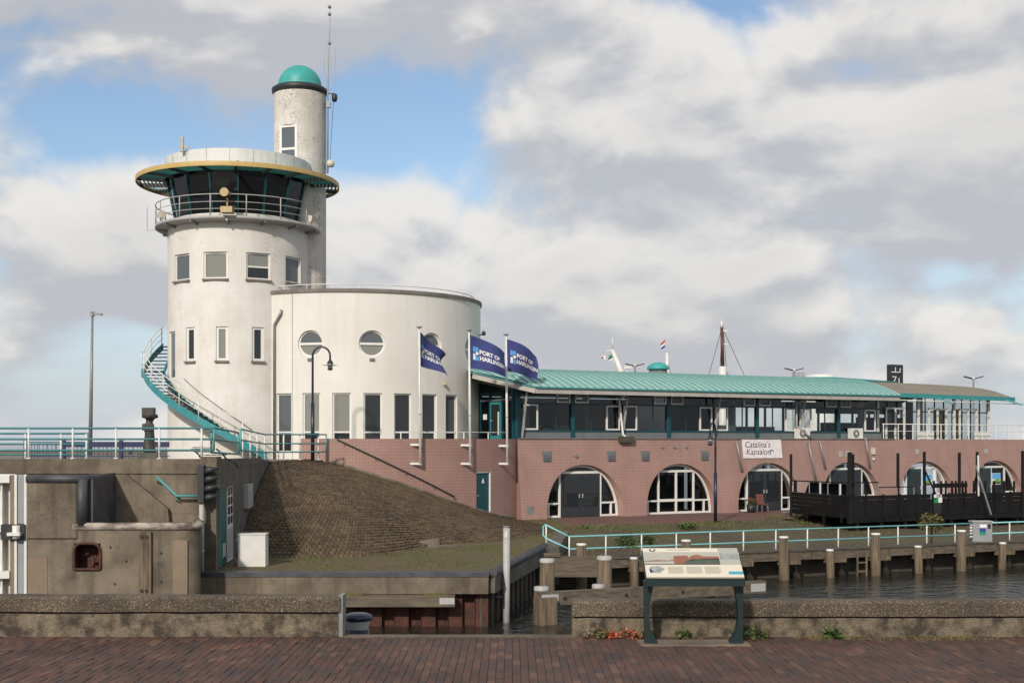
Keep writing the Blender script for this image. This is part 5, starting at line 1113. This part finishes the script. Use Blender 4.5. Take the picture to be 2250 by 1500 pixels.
# grass on the platform and bank
def inpoly(x, y, poly):
    r_ = False
    for i in range(len(poly)):
        (x1, y1), (x2, y2) = poly[i-1], poly[i]
        if (y1 > y) != (y2 > y) and x < (x2-x1)*(y-y1)/(y2-y1)+x1: r_ = not r_
    return r_
gs = MB(); poly = [(-8.9, 38.4), (-1, 38.4), (.9, 47.5), (2, 56), (0, 51), (-3.2, 47.2), (-5, 43.3), (-9, 43.3)]
for _ in range(16000):
    x, yy = random.uniform(-9, 2), random.uniform(38.3, 56)
    if not inpoly(x, yy, poly): continue
    if sin(x*1.7+yy*.6)+sin(x*.9-yy*1.3)+random.uniform(-.9, .9) < .25: continue
    h = random.uniform(.02, .075); a = random.uniform(0, 6.3); gs.face([(x, yy, ZQ), (x+.03*cos(a), yy+.03*sin(a), ZQ), (x+random.uniform(-.04, .04), yy+random.uniform(-.04, .04), ZQ+h)])
add('platform_grass', gs, 'grass_blade', label='thin short grass growing on the platform by the lock', cat='grass', kind='stuff')
gs = MB()
for _ in range(26000):
    a, b = random.random()*NXB, random.random()**.8*14; p = V(bfn(int(a), min(13, int(b)))); q = V(bfn(min(NXB, int(a)+1), min(14, int(b)+1))); p = V((p.x+(q.x-p.x)*random.random(), p.y+(q.y-p.y)*random.random(), min(p.z, q.z)))
    if sin(p.x*.9+p.y*.7)+sin(p.x*.37-p.y*1.1)+random.uniform(-1, 1)+(.9 if b > 9 else -.55) < .2: continue
    h = random.uniform(.04, .15); a = random.uniform(0, 6.3); gs.face([p, p+V((.05*cos(a), .05*sin(a), 0)), p+V((random.uniform(-.08, .08), random.uniform(-.08, .08), h))])
add('bank_grass', gs, 'grass_blade', label='rough grass growing on the bank behind the teal fence', cat='grass', kind='stuff')
for i, (u_, v_, h, rx, lab) in enumerate(((1510, 1157, .35, .45, 'low green plant on the bank edge before the second arch'), (1375, 1190, .4, .5, 'leafy plant behind the teal fence near its sloping end'), (1285, 1160, .25, .35, 'small plant by the kerb slab at the fence end'), (1420, 1185, .3, .4, 'wide leafy plant behind the teal fence further from its sloping end'))):
    Y = 3.85*F/(v_-H); c = V((PX(u_, Y), Y, ZQ-.1)); add('plant', leaves(c+V((0, 0, h*.4)), rx, h*.6, 420, .13), 'leaf', label=lab, cat='plant', group='plants on the bank', loc=c)
Y = 55.5; c = V((PX(2046, Y), Y, 1.2)); sb = thing('shrub', c, 'small dark shrub growing under the black deck', 'shrub'); add('stem', MB().tube([c-V((0, 0, .2)), c+V((.03, 0, .5)), c+V((0, 0, 1.0))], [.05, .04, .02], 6), 'timber_dark', sb); add('foliage', leaves(c+V((0, 0, .75)), .55, .45, 500, .14), 'leaf_dry', sb)

# ================================================================== JETTY, DOLPHIN, FENCE
jt = thing('jetty', (10, JY(10), 0), 'weathered timber jetty with capped piles along the sunken bank', 'jetty')
jd = V((1, .43, 0)).normalized(); jn = V((jd.y, -jd.x, 0))
def JP(X, off, z): return V((X, JY(X), z))+jn*off
for k in range(9):
    x0 = 1.25+k*3.6; add('deck_beam', MB().obox((JP(x0, 0, .93)+JP(x0+3.56, 0, .93))/2, jd, jn, AU, (JP(x0+3.56, 0, 0)-JP(x0, 0, 0)).length/2, .16, .17), 'timber_beam', jt)
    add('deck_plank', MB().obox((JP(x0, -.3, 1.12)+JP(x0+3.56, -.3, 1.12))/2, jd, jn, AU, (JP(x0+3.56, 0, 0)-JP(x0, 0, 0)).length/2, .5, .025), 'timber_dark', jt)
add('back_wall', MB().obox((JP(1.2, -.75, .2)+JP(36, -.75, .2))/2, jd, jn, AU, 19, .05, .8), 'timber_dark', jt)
add('end_wall', MB().box((1.15, 46.0, .62), (3.1, 46.25, 1.35)).box((1.15, 45.95, 1.35), (1.75, 46.3, 1.47)), 'timber_beam', jt)
for k in range(13):
    X = 2.42+2.07*k; tall = k % 2 == 0; rr = .21 if tall else .17; zt_ = 1.72 if tall else 1.13; b = JP(X, .34, -1.2); tilt = random.uniform(-.05, .05)
    pts = [b, b+V((tilt*.5, 0, 1.6)), b+V((tilt, 0, zt_+1.2))]; pl_ = add('pile', MB().tube(pts, [rr*1.08, rr, rr*.86], 12), 'timber', jt)
    add('pile_cap', MB().lathe(pts[-1]-V((0, 0, .06)), [(rr*.9, .02), (rr*.92, .06), (rr*.8, .085), (0, .09)], 12), 'white_paint', pl_)
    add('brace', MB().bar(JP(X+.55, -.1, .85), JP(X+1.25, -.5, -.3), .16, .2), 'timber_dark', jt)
    add('cross_beam', MB().obox(JP(X+.35, .12, .68), jd, jn, AU, .5, .1, .09), 'timber', jt)
lx = 14.05; add('ladder', MB().bar(JP(lx, .25, -.4), JP(lx, .25, .95), .07, .09).bar(JP(lx+.42, .25, -.4), JP(lx+.42, .25, .95), .07, .09).bar(JP(lx, .25, .55), JP(lx+.42, .25, .55), .06, .06).bar(JP(lx, .25, .2), JP(lx+.42, .25, .2), .06, .06), 'timber', jt)
dol = thing('guide_fender', (3, 39.5, 0), 'timber guide fender with bolted beam and capped piles before the jetty', 'fender')
g0, g1 = V((.80, 38.5, .76)), V((8.25, 41.75, .76)); gd = (g1-g0).normalized(); gn = V((gd.y, -gd.x, 0))
add('guide_beam', MB().obox((g0+g1)/2, gd, gn, AU, (g1-g0).length/2, .14, .2), 'timber_beam', dol)
for q, s_ in ((g0, 1), (g1, -1)): add('end_plate', MB().obox(q+gd*.32*s_+gn*.145, gd, gn, AU, .28, .008, .13), 'grey_light', dol)
for t_ in (.1, .36, .61, .86): add('bolt', MB().cyl(g0.lerp(g1, t_)+gn*.13, g0.lerp(g1, t_)+gn*.18, .05, n=8), 'dark_metal', dol)
for t_, off, zt_, rr in ((.03, -.32, 1.0, .24), (.27, -.33, .98, .2), (.52, -.33, .98, .2), (.77, -.33, .98, .2), (.09, -.95, 1.78, .24), (.36, -1.3, 1.75, .25), (.60, -1.0, 1.05, .24)):
    b = g0.lerp(g1, t_)+gn*off; b.z = -1.2; pl_ = add('pile', MB().tube([b, V((b.x, b.y, .3)), V((b.x, b.y, zt_))], [rr*1.1, rr*1.02, rr*.92], 14), 'timber', dol)
    add('pile_cap', MB().lathe((b.x, b.y, zt_-.03), [(rr*.98, 0), (rr*.98, .09), (rr*.85, .12), (0, .125)], 14), 'grey_light', pl_)
add('foot_block', MB().obox(g0+V((.2, -.05, -.5)), gd, gn, AU, .3, .22, .55), 'timber', dol)
# teal fence on the lower quay
fz = 1.02
def FP(X, h=0): return V((X, JY(X)+.55, fz+h))
fn_ = thing('quay_fence', FP(10), 'pale teal two-rail fence with white posts along the jetty', 'fence')
X0, X1 = 2.15, 26.5; mb = [V((1.3, 47.9, ZQ+.95)), FP(X0, .92), FP(X1, .92)]
boxX = [(20.0, 20.95)]
for h0, h in ((.95, .92), (.45, .45)):
    for a_, b_ in ((X0, 20.05), (20.95, X1)):
        pts = [FP(a_, h), FP(b_, h)]
        if a_ == X0: pts = [V((1.25, 47.7, ZQ+h0-.15))]+pts
        add('rail', MB().tube(pts, .032, 8), 'teal_light', fn_)
add('end_bend', MB().tube([V((1.25, 47.7, ZQ+.8)), V((1.17, 47.75, ZQ+.72)), V((1.17, 47.75, ZQ+.40)), V((1.25, 47.7, ZQ+.30))], .032, 8), 'teal_light', fn_)
X = X0
while X < X1:
    add('post', MB().cyl(FP(X, -.15), FP(X, .92), .03, n=8), 'white_paint', fn_); X += 1.42
add('post', MB().cyl((1.28, 47.72, ZQ-.1), (1.28, 47.72, ZQ+.8), .03, n=8), 'white_paint', fn_)
eb = FP(20.5); ebx = thing('power_box', eb, 'grey electrical hook-up box with green sticker at the jetty fence', 'electrical box')
add('body', MB().box((eb.x-.42, eb.y-.25, fz+.05), (eb.x+.42, eb.y+.2, fz+.98)), 'seal_grey', ebx); add('roof', MB().box((eb.x-.46, eb.y-.3, fz+.98), (eb.x+.46, eb.y+.24, fz+1.03)), 'grey_light', ebx)
for k in range(5): add('socket', MB().cyl((eb.x-.42, eb.y-.15, fz+.35+k*.13), (eb.x-.52, eb.y-.17, fz+.33+k*.13), .05, n=8), 'white_paint', ebx)
add('sticker', MB().box((eb.x-.13, eb.y-.257, fz+.42), (eb.x+.14, eb.y-.25, fz+.55)), 'green_flat', ebx); add('sticker', MB().box((eb.x-.13, eb.y-.257, fz+.552), (eb.x+.14, eb.y-.25, fz+.72)), 'blue_flat', ebx); add('label_plate', MB().box((eb.x-.12, eb.y-.257, fz+.74), (eb.x+.18, eb.y-.25, fz+.88)), 'white_flat', ebx); add('meter', MB().box((eb.x+.22, eb.y-.257, fz+.7), (eb.x+.36, eb.y-.25, fz+.9)), 'dark_metal', ebx); add('plinth', MB().box((eb.x-.4, eb.y-.2, fz-.25), (eb.x+.4, eb.y+.18, fz+.05)), 'concrete_dark', ebx)

# ================================================================== BLACK DECK
dk = thing('timber_deck', (20, 65, ZQ), 'black timber terrace deck with boarded parapet and tall bare posts', 'deck')
K0, K1 = V((14.75, 67.2, 0)), V((16.35, 62.0, 0)); K2 = V((29.5, 68.4, 0)); zk0, zk1 = 1.78, 2.86
def boards(a, b, nm='board', n_=5):
    d_ = (b-a).normalized(); nn_ = V((d_.y, -d_.x, 0)); L_ = (b-a).length
    for k in range(n_): add(nm, MB().obox((a+b)/2+V((0, 0, zk0+.11+k*.217)), d_, nn_, AU, L_/2, .03+.004*(k % 2), .104), 'black_wood', dk)
boards(K0, K1)
kd = (K2-K1).normalized(); kn = V((kd.y, -kd.x, 0)); gap0, gap1 = 5.3, 6.1
boards(K1, K1+kd*gap0); boards(K1+kd*gap1, K2)
for k in range(14):
    p = K1+kd*(k*1.08)+kn*.06; add('batten', MB().obox(p+V((0, 0, (zk0+zk1)/2-.1)), kd, kn, AU, .045, .04, (zk1-zk0)/2+.15), 'black_wood', dk)
for k in range(4):
    p = K0.lerp(K1, k/3.3); add('batten', MB().obox(p+(K1-K0).normalized().cross(AU)*.06+V((0, 0, (zk0+zk1)/2-.1)), (K1-K0).normalized(), (K1-K0).normalized().cross(AU), AU, .045, .04, (zk1-zk0)/2+.15), 'black_wood', dk)
add('deck_floor', MB().prism([(K0.x, K0.y), (K1.x, K1.y), (K2.x, K2.y), (28, 79), (17.5, 73)], 1.74, 1.86), 'black_wood', dk)
add('edge_joist', MB().bar(K1+V((0, 0, 1.66)), K2+V((0, 0, 1.66)), .2, .22), 'black_wood', dk)
for k in range(9):
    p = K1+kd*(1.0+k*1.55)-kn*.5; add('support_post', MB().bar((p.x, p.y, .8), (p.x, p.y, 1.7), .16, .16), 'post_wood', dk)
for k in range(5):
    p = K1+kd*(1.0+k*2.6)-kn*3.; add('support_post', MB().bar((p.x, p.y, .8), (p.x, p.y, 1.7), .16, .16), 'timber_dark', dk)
for u_, vt, Yp in ((1738, 997, 67), (1867, 993, 62), (1874, 997, 62.4), (1973, 995, 63.5), (2031, 992, 64.3), (2108, 994, 65.3), (2147, 992, 65.9), (2247, 990, 67)):
    p = V((PX(u_, Yp), Yp, 0)); add('tall_post', MB().bar((p.x, p.y, 1.5), (p.x, p.y, PZ(vt, Yp)), .12 if u_ != 1867 else .2, .12), 'black_wood', dk)
for u_ in (2033, 2052, 2068, 2078, 2092, 2100, 2115, 2122, 2140, 2165, 2184, 2206, 2228):
    Yp = 65.8+(u_-2030)*.012; add('short_post', MB().bar((PX(u_, Yp), Yp, zk1-.1), (PX(u_, Yp), Yp, PZ(1056, Yp)), .09, .09), 'black_wood', dk)
add('rail', MB().bar(K0+V((0, 0, 3.45)), K1+V((0, 0, 3.5)), .05, .06).bar(K1+V((0, 0, 3.5)), K1+kd*1.9+V((0, 0, 3.5)), .05, .06).bar(K1+kd*1.9+V((0, 0, 3.25)), K1+kd*4.3+V((0, 0, 3.25)), .05, .05), 'black_wood', dk)
for q in (K0.lerp(K1, .33), K0.lerp(K1, .66), K1+kd*.95, K1+kd*1.9, K1+kd*3.1, K1+kd*4.2): add('rail_post', MB().bar(q+V((0, 0, zk1)), q+V((0, 0, 3.5 if q.x < 18.2 else 3.25)), .045, .045), 'grey_metal', dk)
add('glass_screen', MB().obox((K0+K1)/2+V((0, 0, 3.15)), (K1-K0).normalized(), (K1-K0).normalized().cross(AU), AU, 2.6, .006, .28), 'glass_clear', dk)
add('beam', MB().bar(K1+kd*6.2+V((0, 0, 3.25))-kn*.6, K1+kd*8.4+V((0, 0, 3.25))-kn*.6, .08, .22), 'black_wood', dk)
a = P(2031, 1030, 63.9); b = P(2056, 1085, 63.9); add('leaning_pole', MB().bar(a, b, .07, .07), 'black_wood', dk)
a = P(2144, 1022, 65.2); b = P(2178, 1130, 64.6); add('leaning_pole', MB().bar(a, b, .06, .06), 'grey_metal', dk); add('white_post', MB().bar(P(2149, 1000, 65.7), P(2150, 1089, 65.7), .07, .07), 'white_paint', dk)
q = K1+kd*5.7; add('notice_plate', MB().obox(q+kn*.05+V((0, 0, 2.55)), kd, kn, AU, .26, .01, .13), 'green_flat', dk); add('notice_plate', MB().obox(q+kn*.065+kd*.2+V((0, 0, 2.55)), kd, kn, AU, .12, .01, .125), 'white_flat', dk)

# ================================================================== LAMPS, STATUE, BENCH, BLUE FENCE
def hook_lamp(b, top_z, dirv, lab, reach):
    t_ = thing('street_lamp', b, lab, 'street lamp', 'navy hook-shaped street lamps'); b = V(b); d_ = V(dirv).normalized(); zk = top_z-reach/2
    add('post', MB().tube([b, b+V((0, 0, (zk-b.z)*.55)), b+V((0, 0, (zk-b.z)*.551)), V((b.x, b.y, zk))], [.085, .085, .055, .05], 10), 'navy', t_)
    r_ = reach/2; pts = [V((b.x, b.y, zk))+d_*(r_-r_*cos(a))+V((0, 0, r_*sin(a))) for a in [pi*k/12 for k in range(13)]]; pts.append(pts[-1]-V((0, 0, .2))); add('hook', MB().tube(pts, .045, 8), 'navy', t_)
    e = pts[-1]; hd = add('lamp_head', MB().lathe(e, [(.05, .02), (.09, -.04), (.14, -.12), (.15, -.16), (0, -.16)], 14), 'dark_metal', t_); add('lamp_base', MB().lathe(e, [(.0, -.36), (.11, -.36), (.12, -.42), (.06, -.46), (0, -.46)], 12), 'dark_metal', t_); add('glass', MB().lathe(e, [(.115, -.16), (.115, -.36)], 12), 'lamp_glass', hd); add('brim', MB().lathe(e, [(.13, -.2), (.36, -.235), (.13, -.22)], 18), 'grey_metal', hd)
hook_lamp((PX(687, 57.3), 57.3, ZT), PZ(762, 57.3), (1, -.1, 0), 'navy hook street lamp at the crest before the rotunda', .80)
hook_lamp((PX(1572, 61.3), 61.3, ZQ), PZ(928, 61.3), (-.42, -.9, 0), 'navy hook street lamp on the lower quay before the second arch', .9)
sp0 = V((PX(198, 80), 80, ZT)); sl_ = thing('tall_lamp_post', sp0, 'tall grey lamp post with flat lantern beyond the lock', 'lamp post'); zt_ = PZ(690, 80); add('post', MB().tube([sp0, V((sp0.x+.15, 80, zt_))], [.14, .07], 10), 'grey_metal', sl_); add('lantern', MB().box((sp0.x+.05, 79.85, zt_-.12), (sp0.x+.25, 80.15, zt_+.15)).bar((sp0.x+.2, 80, zt_+.05), (sp0.x+.75, 80, zt_-.02), .3, .12), 'grey_metal', sl_)
st0 = V((PX(328, 50), 50, ZT)); sta = thing('statue', st0, 'dark bronze standing figure with flat wide hat on a stone block', 'statue')
zs0 = PZ(994, 50); add('plinth', MB().box((st0.x-.38, 49.7, ZT), (st0.x+.38, 50.3, zs0)), 'concrete_dark', sta)
fg = MB(); ns_ = 22; prof = [(.0, .0), (.24, .0), (.27, .10), (.25, .3), (.22, .55), (.20, .75), (.23, .92), (.25, 1.0), (.19, 1.10), (.14, 1.18), (.17, 1.25), (.19, 1.30), (.30, 1.33), (.36, 1.36), (.33, 1.42), (.36, 1.46), (.2, 1.5), (.0, 1.51)]
rn = random.Random(5); fg.lathe((st0.x, 50, zs0), [(r_*.9, z_*1.02) for r_, z_ in prof], ns_); fg.v = [(x+.03*sin(z*9), y+.03*cos(z*7)+rn.uniform(-.01, .01), z) for x, y, z in fg.v]; fg.box((st0.x-.24, 49.8, zs0+1.5), (st0.x+.2, 50.2, zs0+1.76)); fg.obox((st0.x-.02, 49.9, zs0+1.0), (1, .1, 0), (-.1, 1, 0), (0, 0, 1), .2, .16, .13); add('figure', fg, 'bronze', sta)
bn0 = V((PX(466, 41.3), 41.3, ZT)); bch = thing('park_bench', bn0, 'bench with grey slats and curled black iron supports at the tower foot', 'bench')
for x_ in (-.35, .45):
    add('support', MB().tube([bn0+V((x_-.35, -.1, 0)), bn0+V((x_-.25, -.05, .22)), bn0+V((x_, 0, .3)), bn0+V((x_+.25, .05, .22)), bn0+V((x_+.38, .1, 0))], .03, 6).tube([bn0+V((x_, 0, .3)), bn0+V((x_-.1, 0, .45)), bn0+V((x_-.32, .02, .62))], .03, 6), 'dark_metal', bch)
for k in range(4): add('seat_slat', MB().bar(bn0+V((-.4+.2*k, -.12+.0*k, .42)), bn0+V((-.4+.2*k+.14, .55, .42)), .05, .03), 'grey_metal', bch)
for k in range(4): add('back_slat', MB().bar(bn0+V((-.5-.03*k, -.1, .52+.05*k)), bn0+V((-.05-.03*k, .5, .50+.05*k)), .04, .03), 'grey_metal', bch)
yb2 = 58.; bf = thing('blue_fence', (PX(200, yb2), yb2, ZT), 'dark blue bar fence with wide top band behind the lock railing', 'fence')
add('top_band', MB().box((PX(140, yb2), yb2-.03, PZ(982, yb2)), (PX(372, yb2), yb2+.03, PZ(970, yb2))), 'blue', bf); add('low_rail', MB().box((PX(56, yb2), yb2-.02, PZ(1003, yb2)), (PX(372, yb2), yb2+.02, PZ(1001, yb2))).box((PX(56, yb2), yb2-.02, PZ(972, yb2)), (PX(140, yb2), yb2+.02, PZ(970, yb2))), 'blue', bf)
for k in range(50): x_ = PX(57, yb2)+k*.13; lean = .06*sin(k*2.1) if 4 < k < 40 else 0; add('bar', MB().bar((x_, yb2, ZT), (x_+lean, yb2, PZ(973, yb2)), .022, .022), 'blue', bf)
for u_ in (57, 140, 266): add('post', MB().bar((PX(u_, yb2), yb2, ZT), (PX(u_, yb2), yb2, PZ(967, yb2)), .16, .16), 'blue', bf)
add('dike_wall', MB().box((-60, 84, 4.0), (-18, 84.6, 5.0)), 'dike', label='low brownish dike wall far behind the blue fence', cat='wall')

# ================================================================== BEYOND THE ROOF: MASTS, FLOODLIGHTS
def mast(name, u, Y, v_top, lab, col='white_paint', r_=.14, lean=0):
    b = V((PX(u, Y), Y, 0)); t_ = thing(name, b, lab, 'mast'); return t_, b, PZ(v_top, Y)
Y = 112; t_, b, zt_ = mast('ship_mast', 1367, Y, 770, 'leaning white ship mast with two signal flags behind the green roof'); add('pole', MB().tube([b, V((b.x, Y, PZ(822, Y))), V((PX(1346, Y), Y, zt_))], [.4, .34, .16], 8), 'white_paint', t_)
add('spar', MB().bar(P(1332, 771, Y), P(1348, 768, Y), .1, .1).bar(P(1346, 795, Y), P(1360, 792, Y), .08, .08).cyl(P(1346, 766, Y), P(1345.5, 741, Y), .05, n=6), 'white_paint', t_); add('radar_arm', MB().bar(P(1370, 808, Y), P(1388, 806, Y), .3, .25).bar(P(1378, 806, Y), P(1378, 830, Y), .08, .08), 'white_paint', t_); add('stand', MB().bar(P(1377, 825, Y), P(1377, 806, Y), .1, .1), 'white_paint', t_)
f_ = add('signal_flag', MB().hull_prism([P(1337, 783, Y), P(1347, 774, Y), P(1347, 785, Y), P(1337, 791, Y)], (0, .03, 0)), 'green_flat', t_); add('signal_flag', MB().hull_prism([P(1337, 788, Y), P(1347, 783, Y), P(1346, 790, Y), P(1338, 793, Y)], (0, .02, 0)), 'white_flat', t_); add('signal_flag', MB().hull_prism([P(1321, 783, Y), P(1330, 780, Y), P(1331, 790, Y), P(1322, 788, Y)], (0, .02, 0)), 'white_flat', t_); add('signal_flag', MB().hull_prism([P(1321, 784, Y-.05), P(1326, 783, Y-.05), P(1326, 787, Y-.05), P(1321, 787, Y-.05)], (0, .02, 0)), 'red_flat', t_)
Y = 115; t_, b, zt_ = mast('ship_mast', 1467, Y, 775, 'short white ship mast with Dutch flag beside the roof vent'); add('pole', MB().tube([b, V((b.x-.05, Y, zt_))], [.34, .14], 8), 'white_paint', t_); add('stays', MB().bar(P(1466, 782, Y), P(1476, 830, Y), .03, .03).bar(P(1466, 782, Y), P(1462, 830, Y), .03, .03), 'dark_metal', t_); add('flag_staff', MB().bar(P(1466, 777, Y), P(1461, 743, Y), .03, .03), 'grey_light', t_)
for k, m_ in enumerate(('red_flat', 'white_flat', 'blue_flat')): add('dutch_flag', MB().hull_prism([P(1451+k*.6, 756+k*4, Y), P(1460.5, 746+k*5.5, Y), P(1461.5, 751.5+k*5.5, Y), P(1452+k*.8, 760+k*4, Y)], (0, .03, 0)), m_, t_)
Y = 118; t_, b, zt_ = mast('ship_mast', 1588, Y, 725, 'tall brown and white ship mast with stays behind the green roof'); add('pole', MB().tube([b, V((b.x, Y, PZ(805, Y)))], [.45, .36], 8), 'white_paint', t_); M('mast_brown', (.10, .035, .022), None, rough=.5)
add('topmast', MB().tube([P(1588, 808, Y), P(1586, 720, Y)], [.17, .14], 8), 'mast_brown', t_); add('tip', MB().tube([P(1586, 720, Y), P(1585, 705, Y)], [.18, .06], 8).bar(P(1585, 705, Y), P(1585, 697, Y), .04, .04).bar(P(1588, 727, Y), P(1600, 727, Y), .12, .1).bar(P(1588, 756, Y), P(1600, 756, Y), .12, .1), 'white_paint', t_)
mb = MB()
for u0, v0, u1, v1 in ((1584, 728, 1557, 826), (1586, 735, 1581, 826), (1590, 730, 1597, 826), (1591, 728, 1637, 828), (1590, 808, 1602, 826)): mb.bar(P(u0, v0, Y), P(u1, v1, Y), .045, .045)
add('stays', mb, 'dark_metal', t_)
for i, (u_, v_, lab) in enumerate(((1395, 803, 'twin-winged floodlight post rising behind the roof next to the leaning mast'), (1745, 813, 'twin-winged floodlight post rising behind the copper roof by the white tank'), (2139, 831, 'twin-winged floodlight post rising behind the brown roof beside the black sign'))):
    Y = 98.; b = V((PX(u_, Y), Y, 1)); t_ = thing('floodlight_post', b, lab, 'floodlight', 'winged floodlights behind the roofs'); z_ = PZ(v_, Y); add('post', MB().cyl(b, (b.x, Y, z_), .06, n=8), 'grey_metal', t_)
    for sg in (-1, 1): add('wing', MB().bar((b.x+sg*.1, Y, z_-.02), (b.x+sg*.72, Y, z_+.14), .34, .07), 'dark_metal', t_)
    add('joint', MB().lathe((b.x, Y, z_), [(0, -.14), (.1, -.08), (.12, .05), (0, .12)], 10), 'white_paint', t_)
Y = 105.; b = V((PX(1804, Y), Y, 1)); add('storage_tank', MB().lathe((b.x, Y, 0), [(1.35, 1), (1.35, PZ(832, Y)), (1.2, PZ(825, Y)), (.6, PZ(822, Y)), (0, PZ(821.5, Y))], 32), 'white_paint', label='white flat-topped tank showing above the copper roof', cat='tank', loc=b)
b = V((PX(1754, 100), 100, 1)); t_ = thing('roof_cage', b, 'small grey lattice cage behind the copper roof by the floodlight', 'cage')
for k in range(6): add('bar', MB().bar((b.x-.45+k*.18, 100, 1), (b.x-.45+k*.18, 100, PZ(819, 100)), .04, .04), 'grey_metal', t_)
add('rail', MB().bar((b.x-.5, 100, PZ(819, 100)), (b.x+.5, 100, PZ(819, 100)), .05, .05).bar((b.x-.5, 100, PZ(825, 100)), (b.x+.5, 100, PZ(825, 100)), .05, .05), 'grey_metal', t_)
